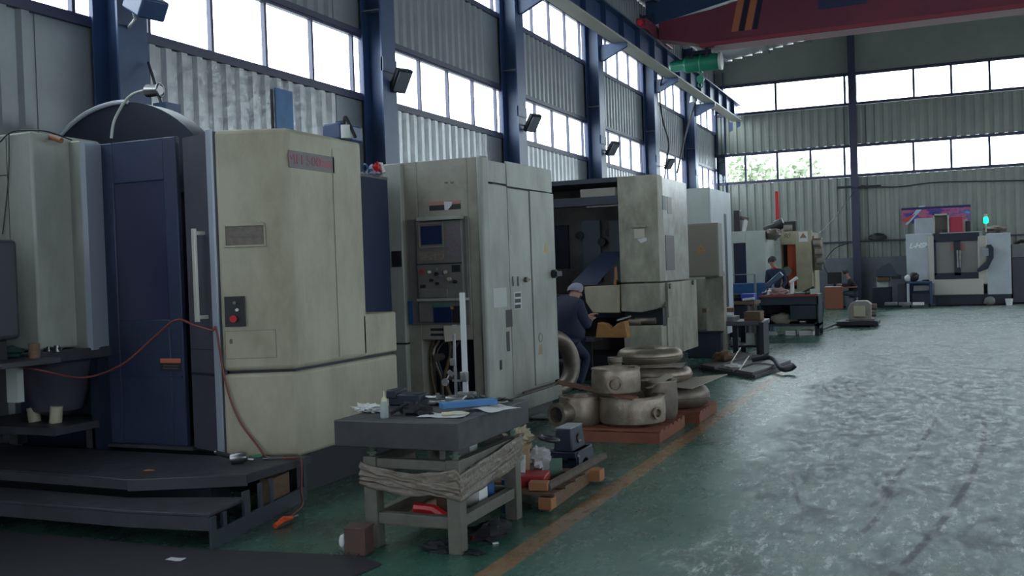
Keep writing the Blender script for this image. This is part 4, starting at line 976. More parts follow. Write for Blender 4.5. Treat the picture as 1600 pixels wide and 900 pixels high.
P('door_handle', h1, STEEL, doors[0], bevel=.002)
u, z = S2.at(818, 437); P('latch', MB().cyl(S2.w(u, z, .018), S2.w(u, z, .05), .03).fb(S2, u-.05, u+.05, z-.012, z+.01, .04, .06), CASTD, doors[1])
u, z = S2.at(861, 428); P('rotary_handle', MB().cyl(S2.w(u-.03, z, .03), S2.w(u-.03, z, .08), .05).fb(S2, u-.06, u+.10, z-.03, z+.03, .08, .10), BLK2, doors[2], label='black isolator handle')
P('info_plate', MB().fpx(S2, 768, 450, 789, 480, .018, .021), mat('pale_plate', (.48, .50, .48), .4), doors[0], label='pale blank information plate')
a = S2.rect(801, 456, 812, 483); ip = P('barcode_plate', MB().fb(S2, *a, .018, .021), PAPER, doors[1])
for k in range(3): P('print_block', MB().fpx(S2, 802, 458+k*9, 811, 464+k*9, .021, .022), BLK2, ip)
for (x0, y0, x1, y1) in ((788, 484, 798, 511), (789, 518, 794, 549)):
    P('slot', MB().fpx(S2, x0, y0, x1, y1, .018, .02), mat('slot_dark', (.05, .045, .045), .6), doors[0])
u, z = S2.at(780, 570); P('keyhole', MB().fb(S2, u-.025, u+.025, z-.05, z+.05, .018, .026), BLK2, doors[0], bevel=.01)
u, z = S2.at(849, 388); P('warning_triangle', MB().fpoly(S2, [(u-.06, z-.05), (u+.06, z-.05), (u, z+.06)], .03, .032), YEL, doors[2])
u, z = S2.at(840, 540)
P('rust_scuff', MB().fpoly(S2, [(u-.05, z-.10), (u+.07, z-.10), (u+.05, z+.02), (u-.02, z+.0)], .03, .0305), mat('rust_tone', (.36, .24, .15), .6), doors[2])
P('dent_mark', MB().torus(S2.w(u+.02, z+.09, .031), .05, .004, (1, 0, 0)), mat('scuff_dark', (.14, .12, .10), .6), doors[2])

# ================================================================== MACHINE 3: open machining bay
M3 = T('machining_center', 'dirty cream machine with an open dark working bay and a battered cream front pillar', 'machine', (-4.8, 15.2, 0))
YA = 14.6
F3a = Face((-6, YA), (0, YA)); xL = F3a.at(860, 400)[0]-6; xP0 = F3a.at(968, 400)[0]-6; xP1 = F3a.at(1030, 400)[0]-6
zp = 3.08; zf = 1.44
P('pillar', MB().box(xP0, xP1, YA, YA+.35, zf+.02, zp), CREAMD, M3, bevel=.012)
P('lower_pillar', MB().fpoly(F3a, [(xP0+6, 1.02), (xP0+6, zf), (xP1+6, zf), (xP1+6, 1.15), (xP1+5.93, 1.05), (xP1+5.7, 1.0)], -.3, 0).fb(F3a, xP0+6.03, xP1+6, .42, .80, -.3, 0), CREAMD, M3, bevel=.01)
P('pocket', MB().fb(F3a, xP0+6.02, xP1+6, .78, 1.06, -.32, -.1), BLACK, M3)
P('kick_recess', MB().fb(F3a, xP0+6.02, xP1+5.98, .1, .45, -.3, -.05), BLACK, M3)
P('rolled_hose', MB().cyl(F3a.w(xP0+6.2, .87, -.05), F3a.w(xP1+5.9, .87, -.05), .05).cyl(F3a.w(xP0+6.1, .85, -.05), F3a.w(xP0+6.3, .84, -.05), .06), CASTD, M3)
xs_ = xP1; S3 = Face((xs_, YA+.3), (xs_+.03, YA+1.9))
P('side_upper', MB().fb(S3, 0, 1.5, zf+.02, zp-.02, -.12, 0), mat('worn_side_paint', (.50, .50, .46), .3, col2=(.28, .24, .19), scale=3.5, amt=.1), M3, bevel=.01)
P('side_lower', MB().fb(S3, .02, 1.9, .30, zf, -.15, .02), CREAMD, M3, bevel=.01)
P('plinth', MB().box(-6.6, xP1-.08, YA+.25, YA+1.8, 0, .32), BLACK, M3)
u0, u1, z0, z1 = S3.rect(1040, 368, 1053, 422); P('dark_slot', MB().fb(S3, u0, u1, z0, z1, 0, .01), mat('slot_mauve', (.14, .12, .13), .5), M3)
P('side_door', MB().fb(S3, .02, .75, .9, zf, .02, .035), CREAMD, M3, bevel=.004)
P('bolt', MB().cyl(S3.w(.1, 1.38, .035), S3.w(.1, 1.38, .06), .04), STEEL, M3)
P('bolt', MB().cyl(S3.w(1.6, 1.40, .02), S3.w(1.6, 1.40, .05), .04), STEEL, M3)
P('sign_label', MB().fpx(S3, 1035, 306, 1040, 328, 0, .006), mat('label_grey', (.16, .18, .22), .5), M3)
P('sign_label', MB().fpx(S3, 1042, 308, 1049, 334, 0, .006), TAN, M3)
# small pocket on the pillar
P('grip_lip', MB().fpx(F3a, 988, 352, 1010, 356, 0, .03), CREAMD, M3, bevel=.004)
P('grip_recess', MB().fpx(F3a, 991, 357, 1007, 372, 0, .006), mat('pale_recess', (.50, .48, .40), .5), M3)
P('torn_tape', MB().fpoly(F3a, [F3a.at(996, 374), F3a.at(1010, 371), F3a.at(1011, 376), F3a.at(1002, 380)], .004, .008), PAPER, M3)
# bay
P('roof_frame', MB().box(xL-.5, xP0, YA+.0, YA+.5, zp-.08, zp).box(xL-.5, xP0, YA+.0, YA+.12, zp-.42, zp-.28), NAVYD, M3, bevel=.01)
P('fascia', MB().fpx(F3a, 905, 294, 960, 308, -.15, -.05), TAN, M3, bevel=.004)
P('door_rail', MB().fpx(F3a, 915, 316, 967, 323, -.12, -.02), GREY, M3, bevel=.004)
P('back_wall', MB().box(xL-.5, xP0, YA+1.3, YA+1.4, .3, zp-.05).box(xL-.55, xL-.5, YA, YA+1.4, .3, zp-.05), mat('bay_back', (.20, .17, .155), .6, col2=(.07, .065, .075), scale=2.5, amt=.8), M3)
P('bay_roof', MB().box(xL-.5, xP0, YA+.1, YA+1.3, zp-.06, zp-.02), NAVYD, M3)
F3b = Face((-6.5, YA+1.28), (0, YA+1.28))
P('bay_panel', MB().fpx(F3b, 912, 345, 940, 440, 0, .05), mat('blue_grey_panel', (.10, .13, .16), .5), M3)
P('bay_panel', MB().fpx(F3b, 956, 345, 972, 440, 0, .12), mat('blue_grey_panel', (.1, .13, .16)), M3)
P('bay_panel', MB().fpx(F3b, 870, 352, 890, 420, 0, .06), NAVYD, M3)
for px, py in ((908, 368), (954, 364), (942, 378)):
    u, z = F3b.at(px, py); P('port', MB().cyl(F3b.w(u, z, 0), F3b.w(u, z, .08), .07), NAVYD, M3)
tbm = MB().box(xL-.2, xP0-.02, YA+.25, YA+1.2, .9, 1.30); P('work_table', tbm, NAVYD, M3, bevel=.02)
F3c = Face((-6, YA+.1), (0, YA+.1))
P('tilted_cover', MB().add([F3c.w(*F3c.at(893, 445), 0), F3c.w(*F3c.at(932, 445), .0), F3c.w(*F3c.at(962, 396), -.4), F3c.w(*F3c.at(928, 396), -.4), F3c.w(*F3c.at(893, 441), -.03), F3c.w(*F3c.at(932, 441), -.03), F3c.w(*F3c.at(962, 393), -.43), F3c.w(*F3c.at(928, 393), -.43)], [(3, 2, 1, 0), (4, 5, 6, 7), (0, 1, 5, 4), (1, 2, 6, 5), (2, 3, 7, 6), (3, 0, 4, 7)]), NAVY, M3)
P('apron', MB().fpoly(F3a, [F3a.at(912, 448), F3a.at(968, 445), F3a.at(968, 489), F3a.at(926, 489), F3a.at(915, 472)], -.12, 0), CREAM, M3, bevel=.015)
u, z = F3a.at(963, 432); P('tool_grip', MB().cyl(F3a.w(u, z-.05, .02), F3a.w(u, z+.15, .02), .03, .02).cyl(F3a.w(u-.02, z-.13, .02), F3a.w(u-.02, z-.05, .02), .022), mat('rusty_orange', (.3, .13, .06)), M3)
sp = T('step_platform', 'dark two-tier step platform in front of the open machine bay', 'platform', (-5.0, 14.0, 0))
a = atZ(893, 533, .62); 
P('upper_deck', MB().box(-5.9, -4.75, 14.0, 14.5, .60, .65), DECK, sp, bevel=.006)
P('lower_deck', MB().box(-5.9, -4.9, 13.6, 14.0, .30, .35), DECK, sp, bevel=.006)
P('riser', MB().box(-5.88, -4.78, 14.05, 14.1, .02, .6).box(-5.88, -4.92, 13.65, 13.7, .02, .3), BLACK, sp)
p = atY(958, 520, 14.25)
bo = T('orange_casting', 'rusty orange saddle-shaped casting on the dark step platform', 'casting', (p.x, 14.25, .65))
P('saddle', MB().fpoly(Face((p.x-.25, 14.15), (p.x+.25, 14.15)), [(0, .65), (.04, .88), (.15, .86), (.25, .78), (.36, .87), (.46, .90), (.50, .65)], -.22, 0), mat('orange_cast', (.42, .20, .06), .6, col2=(.25, .12, .05), scale=8), bo, bevel=.012)
S('bright_bar', 'short bright steel bar lying on top of the orange casting', 'bar', MB().cyl((p.x+.08, 14.2, .905), (p.x+.27, 14.3, .96), .02), STEEL)
rn = T('ring_casting', 'large upright machined ring leaning beside the three-door machine', 'ring', (-4.45, 12.4, 0))
p = atY(876, 560, 12.2)
P('ring', MB().torus((p.x-.12, 12.2, .46), .35, .10, (.9, -.45, .12), 44, 12, 1.3), CASTD, rn)
P('machined_face', MB().torus((p.x-.05, 12.17, .46), .35, .05, (.9, -.45, .12), 44, 8, .8), STEEL, rn, label='bright machined face')

# ================================================================== MACHINE 4 (white) and electrical cabinet
M4 = T('machining_center', 'tall pale machine with white side and slim vertical slot, behind the tan cabinet', 'machine', (-4.3, 19.6, 0))
F4 = Face((-5, 19.2), (0, 19.2)); a = F4.rect(1062, 294, 1110, 500)
xa, xb, zt4 = a[0]-5, a[1]-5, a[3]; 
P('body', MB().box(xa-.9, xb, 19.2, 21.2, .25, zt4), PALE, M4, bevel=.01)
S4 = Face((xb, 19.2), (xb+.02, 21.2)); 
P('side_panel', MB().fb(S4, .0, 1.95, .25, zt4-.01, 0, .03), WHITE, M4, bevel=.006)
u0, u1, z0, z1 = S4.rect(1131, 335, 1134, 480); P('slot', MB().fb(S4, u0, u1+.03, z0, z1, .03, .035), BLACK, M4)
P('brown_edge', MB().box(xa-.92, xa+.02, 19.1, 19.2, 1.4, zt4), mat('brown_edge', (.13, .10, .09), .6), M4)
P('plinth', MB().box(xa-.8, xb-.05, 19.25, 21.1, 0, .25), BLACK, M4)
P('lower_panel', MB().box(xa+.05, xb, 19.12, 19.2, .3, 1.42), CREAMD, M4, bevel=.006)
P('lower_gap', MB().box(xa+.15, xb-.3, 19.08, 19.12, .3, .95), BLACK, M4)
for i in range(4):
    x = xb+.02+i*.09; P('post', MB().box(x, x+.045, 19.0-.05*i, 19.05-.05*i, .3, 1.55), [CREAM, WHITE, GREY, WHITE][i], M4)
P('cross_rail', MB().box(xb-.1, xb+.5, 18.75, 18.8, .78, .86), WOOD, M4)
F4c = Face((-5, 17.6), (0, 17.6)); a = F4c.rect(1070, 349, 1123, 433)
ec = T('electrical_cabinet', 'tan electrical cabinet with an orange warning triangle on its door', 'cabinet', (a[0]-4.7, 17.8, a[2]))
P('housing', MB().fb(F4c, a[0]-.02, a[1], a[2], a[3], -.35, 0), TAN, ec, bevel=.01)
P('door', MB().fb(F4c, a[0]+.02, a[1]-.015, a[2]+.02, a[3]-.02, 0, .02), TAN, ec, bevel=.006)
P('dark_hinge_side', MB().fb(F4c, a[0]-.07, a[0]-.02, a[2], a[3], -.3, -.02), BLACK, ec)
u, z = F4c.at(1096, 388)
tr = P('warning_triangle', MB().fpoly(F4c, [(u-.075, z-.05), (u+.075, z-.05), (u, z+.08)], .02, .023), mat('sign_orange', (.48, .22, .08), .5), ec)
P('triangle_inner', MB().fpoly(F4c, [(u-.035, z-.03), (u+.035, z-.03), (u, z+.035)], .023, .025), TAN, tr)
P('print_line', MB().fb(F4c, u-.07, u+.07, z-.075, z-.06, .02, .023), mat('sign_orange', (.48, .22, .08)), ec)
P('support_arm', MB().box(a[0]-4.9, a[0]-4.75, 17.95, 19.12, a[2]+.1, a[2]+.22), CREAMD, ec)
P('lower_conduit', MB().box(a[0]-4.72, a[0]-4.4, 17.95, 18.2, .0, a[2]), CREAMD, ec)

# ================================================================== MACHINE 5 pale green white
M5 = T('machining_center', 'pale green-white machine with a dark side window, between tan cabinet and beige machine', 'machine', (-4.6, 28.8, 0))
F5 = Face((-5.5, 28), (0, 28)); a = F5.rect(1143, 361, 1190, 470)
b_ = F5.at(1197, 420)[0]
xa, xb, zt5 = a[0]-5.5, b_-5.5, a[3]
wa = F5.rect(1146, 380, 1166, 446)
bd = MB(); bd.fb(F5, a[0]-.3, wa[0], .5, zt5, -.2, 0).fb(F5, wa[1], b_, .5, zt5, -.2, 0).fb(F5, wa[0], wa[1], wa[3], zt5, -.2, 0).fb(F5, wa[0], wa[1], .5, wa[2], -.2, 0)
P('front', bd, PALE, M5, bevel=.01)
P('body', MB().box(xa-.3, xb, 28.2, 29.7, .4, zt5), PALE, M5)
P('window', MB().fb(F5, wa[0], wa[1], wa[2], wa[3], -.15, -.12), TINT, M5, label='dark side window')
P('lower_tank', MB().fpx(F5, 1143, 442, 1200, 470, -.8, .25), BLUEP, M5, bevel=.02, label='blue lower tank')
P('plinth', MB().box(xa-.2, xb, 28.1, 29.9, 0, .5), NAVYD, M5)
P('top_vent', MB().blob(F5.w(F5.at(1204, 366)[0], F5.at(1204, 366)[1], -.3), (.5, .5, .3), 3, .4), CASTD, M5)
mr = T('spindle_motor', 'dark spindle motor bracket on top of the pale machine edge', 'motor', F5.w(F5.at(1152, 350)[0], zt5, -.3))
u, z = F5.at(1147, 345); P('body', MB().box(F5.w(u-.05, 0)[0], F5.w(u+.12, 0)[0], 28.2, 28.5, zt5, zt5+.6), BLK2, mr, bevel=.02)
P('pipe', MB().cyl((F5.w(u+.1, 0)[0], 28.3, zt5+.4), (F5.w(u+.35, 0)[0], 28.3, zt5+.33), .05), CASTD, mr)
P('pipe', MB().cyl((F5.w(u+.2, 0)[0], 28.3, zt5), (F5.w(u+.28, 0)[0], 28.3, zt5+.33), .06), TISSUE, mr)
# platform railing
rl = T('guard_rail', 'grey tubular guard rail in front of the pale green-white machine', 'railing', (-4.3, 25, 0))
F5r = Face((-5.5, 24.5), (0, 24.5)); a = F5r.rect(1137, 429, 1180, 470)
P('top_rail', MB().tube([F5r.w(a[0], 0.0), F5r.w(a[0], a[3]), F5r.w(a[1], a[3]), F5r.w(a[1], 0.0)], .03), GREY, rl)
P('mid_rail', MB().tube([F5r.w(a[0], a[3]*.55), F5r.w(a[1], a[3]*.55)], .02), GREY, rl)

# ================================================================== MACHINE 6 beige with orange interior
M6 = T('machining_center', 'beige machine with an orange panel inside its open doorway and a white warning sign', 'machine', (-3.9, 30.8, 0))
F6 = Face((-5, 30), (0, 30)); a = F6.rect(1213, 361, 1269, 456); u4 = F6.at(1283, 420)[0]
ha = F6.rect(1221, 382, 1244, 452)
bd = MB(); zt6 = a[3]; bd.fb(F6, a[0], ha[0], .4, zt6, -.25, 0).fb(F6, ha[1], a[1], .4, zt6, -.25, 0).fb(F6, ha[0], ha[1], ha[3], zt6, -.25, 0).fb(F6, ha[0], ha[1], .4, ha[2], -.25, 0)
P('front', bd, mat('beige_paint', (.45, .40, .28), .45, col2=(.33, .29, .2), scale=3), M6, bevel=.01)
P('left_post', MB().fb(F6, a[0]-.02, ha[0]-.02, .4, zt6+.02, 0, .04), PALE, M6)
P('body', MB().fb(F6, a[0], a[1], .2, zt6-.05, -1.8, -.6).fb(F6, a[0]-.0, a[0]+.05, .4, zt6-.05, -.6, -.25).fb(F6, a[0], a[1], zt6-.15, zt6-.05, -.6, -.25), mat('beige_paint', (.45, .40, .28)), M6)
P('interior_panel', MB().fb(F6, ha[0]+.15, ha[1], ha[2]+.1, ha[3], -.3, -.27), ORSIDE, M6, label='orange interior panel')
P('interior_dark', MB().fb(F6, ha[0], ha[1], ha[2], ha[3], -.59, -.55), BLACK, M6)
u, z = F6.at(1229, 424); P('spindle', MB().cyl(F6.w(u, z, -.25), F6.w(u, z, -.08), .14), GREY, M6)
sg = P('warning_sign', MB().fpx(F6, 1248, 362, 1262, 378, 0, .012), PAPER, M6, label='white sign with dark triangle')
u, z = F6.at(1255, 369); P('triangle', MB().fpoly(F6, [(u-.10, z-.05), (u+.10, z-.05), (u, z+.10)], .012, .016), mat('brown_sign', (.25, .16, .06), .5), sg)
text('logo', '90', F6, *F6.at(1228, 369), .002, .2, mat('logo_brown', (.14, .10, .05), .5), M6, shear=.4)
P('side_conduits', MB().fpx(F6, 1271, 372, 1284, 422, -.5, -.05), CASTD, M6, bevel=.03)
for k in range(3):
    u, z = F6.at(1276+k*3, 380+k*14); P('side_motor', MB().cyl(F6.w(u-.1, z, 0), F6.w(u+.12, z, 0), .09), TAN, M6)
P('plinth', MB().fb(F6, a[0], a[1]+.1, 0, .42, -1.8, 0), NAVYD, M6)
tp_ = T('hydraulic_unit', 'black hydraulic unit with motor on top of the beige machine', 'pump', F6.w(F6.at(1215, 352)[0], zt6, -.4))
u, z = F6.at(1215, 354)
P('motor', MB().cyl(F6.w(u-.45, zt6+.06, -.4), F6.w(u-.05, zt6+.18, -.4), .12).cyl(F6.w(u-.1, zt6+.18, -.4), F6.w(u+.12, zt6+.28, -.4), .16), BLK2, tp_)
P('valve_block', MB().box(F6.w(u+.15, 0)[0], F6.w(u+.5, 0)[0], 30.2, 30.5, zt6, zt6+.3), BLK2, tp_, bevel=.02)
P('filter', MB().cyl(F6.w(u+.15, zt6+.1, -.2), F6.w(u+.4, zt6+.1, -.2), .10), TAN, tp_)
u, z = F6.at(1208, 300); 
S('red_post', 'slim red vertical post rising behind the black unit on the beige machine', 'post', MB().box(F6.w(u, 0)[0]-.05, F6.w(u, 0)[0]+.05, 30.7, 30.8, zt6-.1, F6.at(1208, 299, -.7)[1]), REDP)
# ================================================================== CASTINGS ON RED PALLETS
def red_pallet(x0, x1, y0, y1, lab):
    t = T('red_pallet', lab, 'pallet', ((x0+x1)/2, (y0+y1)/2, 0), 'red pallets of castings')
    n = 6
    for i in range(n):
        y = y0+(y1-y0)*(i+.5)/n; P('board', MB().box(x0, x1, y-.06, y+.06, .10, .125), RUST, t, bevel=.003)
    for x in (x0+.05, (x0+x1)/2, x1-.05): P('bearer', MB().box(x-.045, x+.045, y0, y1, .0, .10), RUST, t, bevel=.004)
    P('edge_board', MB().box(x0, x1, y0-.02, y0, .0, .10), RUST, t)
    return t
red_pallet(-3.28, -2.48, 9.22, 10.25, 'rusty red pallet carrying the nearer heap of pump castings')
red_pallet(-3.15, -2.38, 10.5, 11.4, 'rusty red pallet carrying the rear stack of ring castings')
def casing(name, lab, c, R, H, pipe_a=None, pr=.10, mt_=CAST, openr=.8, pipe_len=.2):
    c = Vector(c); t = T(name, lab, 'casting', tuple(c), 'pump castings on the red pallets')
    pf = [(R*.85, 0), (R*.97, H*.12), (R, H*.5), (R*.98, H*.85), (R*.95, H), (R*openr, H), (R*openr*.95, H*.9), (R*openr*.9, H*.35), (R*.15, H*.3)]
    P('shell', MB().lathe(c, pf, 36), mt_, t)
    P('rim', MB().lathe(c+Vector((0, 0, H)), [(R*openr, 0), (R*.99, 0), (R*.99, .016), (R*openr, .016)], 36, closed=True), CAST, t, label='machined rim')
    if pipe_a is not None:
        d = Vector((cos(pipe_a), sin(pipe_a), 0)); s_ = c+Vector((0, 0, H*.5))+d*R*.8
        P('outlet_pipe', MB().lathe(s_, [(pr, 0), (pr, pipe_len*.8), (pr*1.15, pipe_len*.85), (pr*1.15, pipe_len), (pr*.8, pipe_len), (pr*.78, .02), (.01, .01)], 24, axis=d), mt_, t)
        P('outlet_bore', MB().lathe(s_+d*(pipe_len*.5), [(pr*.79, 0), (pr*.79, .004)], 24, axis=d), BLACK, t)
    return t
def pt(px, py, Y): return atY(px, py, Y)
# nearer pallet
p = pt(988, 664, 9.62); casing('pump_casing', 'wide low pump casing at the near edge of the front red pallet', (p.x, 9.62, .125), .34, .27, radians(-30), .05, pipe_len=.1)
p = pt(905, 664, 9.45); casing('volute_casing', 'volute casing with a round outlet, at the wall side of the front red pallet', (p.x, 9.50, .125), .22, .27, radians(-110), .10)
p = pt(962, 610, 9.60); casing('pump_casing', 'open drum casing with bored side outlet stacked on top of the front heap', (p.x, 9.62, .42), .25, .25, radians(-75), .07, mt_=CAST, pipe_len=.08)
p = pt(1032, 640, 10.05); casing('pump_casing', 'half hidden casing with an open mouth between the two castings heaps', (p.x, 10.02, .125), .19, .38, None, openr=.7, mt_=CASTD)
p = pt(955, 588, 9.95); t_ = T('pipe_elbow', 'short upright pipe stub sticking up behind the top drum casing', 'casting', (p.x, 10.1, .125))
P('tube', MB().lathe((p.x, 10.1, .125), [(.07, 0), (.07, .56), (.08, .57), (.08, .62), (.055, .62), (.05, .3)], 20), CASTD, t_)
# board between layers
a = atY(870, 605, 9.6); b_ = atY(1000, 640, 9.5)
S('divider_board', 'long thin rust-brown board laid across the front castings below the top drum', 'board', MB().add([(a.x-.1, 9.95, .50), (a.x-.05, 9.75, .49), (b_.x, 9.25, .405), (b_.x, 9.45, .405), (a.x-.1, 9.95, .512), (a.x-.05, 9.75, .502), (b_.x, 9.25, .418), (b_.x, 9.45, .418)], [(3, 2, 1, 0), (4, 5, 6, 7), (0, 1, 5, 4), (1, 2, 6, 5), (2, 3, 7, 6), (3, 0, 4, 7)]), mat('rust_board', (.22, .09, .05), .7))
S('cardboard_sheet', 'pale cardboard sheet curling between drum casing and rear stack', 'sheet', MB().sheet((-2.68, 9.95, .50), .30, .30, .5, .03, 12, tilt=-.35), mat('pale_card', (.42, .37, .31), .8))
# rear pallet
p = pt(1012, 563, 10.95); xr = p.x
def donut(name, lab, c, R, r, sq=1.0, mt_=CAST):
    t = T(name, lab, 'casting', (c[0], c[1], c[2]), 'ring castings stacked on the rear pallet')
    P('ring_body', MB().torus((c[0], c[1], c[2]+r*sq), R, r, (0, 0, 1), 44, 14, sq), mt_, t)
    P('seam', MB().torus((c[0], c[1], c[2]+r*sq), R+r*.99, .006, (0, 0, 1), 44, 6), CASTD, t)
    return t
donut('ring_casting', 'lowest ring casting of the rear stack, directly on the red pallet', (-2.74, 10.90, .125), .27, .11, 1.1, CASTD)
S('divider_sheet', 'bent pale sheet jutting out of the rear casting stack toward the aisle', 'sheet', MB().add([(-3.05, 10.7, .385), (-2.45, 10.45, .372), (-2.17, 11.0, .47), (-2.75, 11.25, .385), (-3.05, 10.7, .392), (-2.45, 10.45, .378), (-2.17, 11.0, .477), (-2.75, 11.25, .392)], [(3, 2, 1, 0), (4, 5, 6, 7), (0, 1, 5, 4), (1, 2, 6, 5), (2, 3, 7, 6), (3, 0, 4, 7)]), mat('pale_card', (.42, .37, .31)))
donut('ring_casting', 'middle ring casting of the rear stack, under the thin packing sheet', (-2.92, 10.88, .40), .29, .085, 1.0)
S('packing_sheet', 'thin curled packing sheet between the two upper ring castings', 'sheet', MB().sheet((-2.93, 10.86, .575), .62, .5, .1, .02, 15), mat('pale_card', (.42, .37, .31)))
donut('ring_casting', 'topmost thick ring casting of the rear stack', (-3.02, 10.90, .61), .27, .10, .85)
S('wall_side_casting', 'grey cast block behind the topmost ring on the rear pallet', 'casting', MB().box(-3.12, -2.95, 11.3, 11.4, .125, .45), CASTD, bevel=.02)
p = atZ(862, 655); S('light_board', 'pale board lying on the floor by the black plinth of the three-door machine', 'board', MB().ob((p.x-.05, p.y+.1, .02), (.6, .25, .02), .1), PALE)

# ================================================================== MIDDLE FLOOR CLUTTER
def rect_on_floor(x0, x1, y0, y1, h): return MB().box(x0, x1, y0, y1, 0, h)
pl1 = T('steel_plate_stack', 'stack of flat dark steel plates on the floor beside the traffic lane', 'plates', (-3.2, 16.6, 0))
A = [atZ(1092, 578), atZ(1180, 592), atZ(1240, 572), atZ(1150, 556)]
P('lower_plate', MB().prism([(p.x, p.y) for p in A], .0, .05), DECK, pl1, bevel=.004)
for k in range(3):
    q0 = A[0].lerp(A[1], .04+k*.33); q1 = A[0].lerp(A[1], .30+k*.33); q3 = A[3].lerp(A[2], .04+k*.33); q2 = A[3].lerp(A[2], .30+k*.33)
    P('upper_plate', MB().prism([(q.x, q.y) for q in (q0, q1, q2, q3)], .05, .09), mat('grey_brown_plate', (.13, .12, .12), .45, col2=(.08, .07, .07), scale=6), pl1, bevel=.004)
p = atZ(1236, 574, .1); p2 = atZ(1205, 566, .1)
S('lifting_hook', 'black hooked bar end sticking out at the aisle corner of the steel plates', 'hook', MB().tube(smoothpath([(p2.x-.3, p2.y, .13), (p2.x, p2.y, .17), (p.x-.15, p.y, .08), (p.x-.02, p.y+.02, .07), (p.x+.06, p.y+.02, .13)], 5), .035, 8), BLACK)
p = atZ(1146, 574, .09); S('white_rag', 'small white rag lying on the dark steel plates', 'rag', MB().blob((p.x, p.y, .115), (.26, .14, .07), 51, .6, 3, zmin=.09), TISSUE)
p = atZ(1145, 566, .09); S('brown_casting', 'brown castings lump lying on the dark steel plates', 'casting', MB().blob((p.x-.2, p.y+.25, .16), (.36, .3, .18), 52, .5, 3, zmin=.09), WOOD)
p = atZ(1144, 562, .2); S('bright_rod', 'bright polished rod leaning over the steel plates, closer to the dark bin', 'rod', MB().cyl((p.x-.05, p.y, .10), (p.x+.12, p.y+.1, .38), .012), mat('chrome', (.8, .8, .8), .15, 1.0), 'bright rods by the steel plates')
p = atZ(1158, 568, .2); S('bright_rod', 'bright polished rod leaning over the steel plates, closer to the aisle', 'rod', MB().cyl((p.x-.03, p.y, .10), (p.x+.10, p.y+.1, .30), .012), mat('chrome', (.8, .8, .8), .15, 1.0), 'bright rods by the steel plates')
p = atZ(1083, 560); 
F = Face((-4.5, 17.85), (0, 17.85)); a = F.rect(1074, 520, 1128, 558)
bn = T('steel_bin', 'squat dark steel bin on the floor in front of the worn machine side', 'bin', (a[0]-4.1, 18.1, 0))
P('body', MB().fb(F, a[0], a[1], 0, a[3], -.4, 0), mat('dark_bin', (.022, .03, .045), .5), bn, bevel=.015)
P('rim', MB().fb(F, a[0]-.02, a[1]+.02, a[3], a[3]+.03, -.42, .02), BLACK, bn)
F = Face((-4.5, 18.1), (0, 18.1)); a = F.rect(1140, 526, 1190, 558)
bw = T('low_workbench', 'low dark workbench piled with grey plates behind the steel bin', 'bench', (-3.6, 19.3, 0))
P('top', MB().fb(F, a[0]-.1, a[1]+.02, .56, .64, -.9, 0), mat('grey_slab', (.09, .095, .115), .4), bw, bevel=.01)
for u, d in ((a[0]+.05, -.05), (a[1]-.1, -.05), (a[0]+.05, -.85), (a[1]-.1, -.85)): P('leg', MB().fb(F, u, u+.09, 0, .56, d-.09, d), BLACK, bw)
P('end_panel', MB().fb(F, a[1]-.03, a[1]+.05, .05, .62, -.5, .05), BLACK, bw)
P('shelf', MB().fb(F, a[0], a[1]-.05, .16, .2, -.85, -.1), NAVYD, bw)
S('grey_plate', 'grey flat plate lying on top of the low dark workbench', 'plate', MB().box(-3.85, -3.45, 18.2, 18.8, .64, .72), GREY, bevel=.005)
S('pale_tin', 'pale rectangular tin on the shelf under the low dark workbench', 'tin', MB().box(-3.25, -3.08, 18.25, 18.4, .20, .42), PALE, bevel=.01)
S('wood_crate', 'small brown crate standing on the low dark workbench at its aisle end', 'crate', MB().box(-3.30, -3.0, 18.4, 18.8, .64, .80), WOOD, bevel=.01)
# brown bench with blue boxes in front of machine five
F = Face((-5, 21.5), (0, 21.5)); a = F.rect(1118, 477, 1180, 540)
b2 = T('timber_workbench', 'brown timber workbench cluttered with tools, left of the dark steel workbench', 'bench', (-4.0, 21.9, 0))
P('top', MB().fb(F, a[0], a[1], .80, .87, -.8, 0), WOOD, b2, bevel=.008)
for u in (a[0]+.1, a[1]-.2):
    for d in (-.05, -.7): P('leg', MB().fb(F, u, u+.08, 0, .8, d-.08, d), CASTD, b2)
P('drawer_stack', MB().fb(F, a[1]-.55, a[1]-.15, .1, .78, -.6, -.02), NAVYD, b2, bevel=.01)
bz = .87
p = F.at(1140, 470, -.3); S('black_tool_bag', 'sagging black tool bag on the brown timber workbench', 'bag', MB().blob(F.w(p[0], bz+.06, -.35), (.75, .4, .20), 61, .5, 3, zmin=bz), CLOTHK)
p = F.at(1168, 468, -.2); S('blue_plastic_box', 'small bright blue box at the aisle end of the timber workbench', 'box', MB().fb(F, p[0]-.13, p[0]+.15, bz, bz+.16, -.4, -.15), mat('bright_blue', (.04, .08, .5), .4), bevel=.01)
p = F.at(1172, 474, -.1); S('white_pipe_end', 'white pipe piece lying across the timber workbench end', 'pipe', MB().cyl(F.w(p[0]-.15, bz+.03, -.1), F.w(p[0]+.1, bz+.06, -.06), .03), TISSUE)
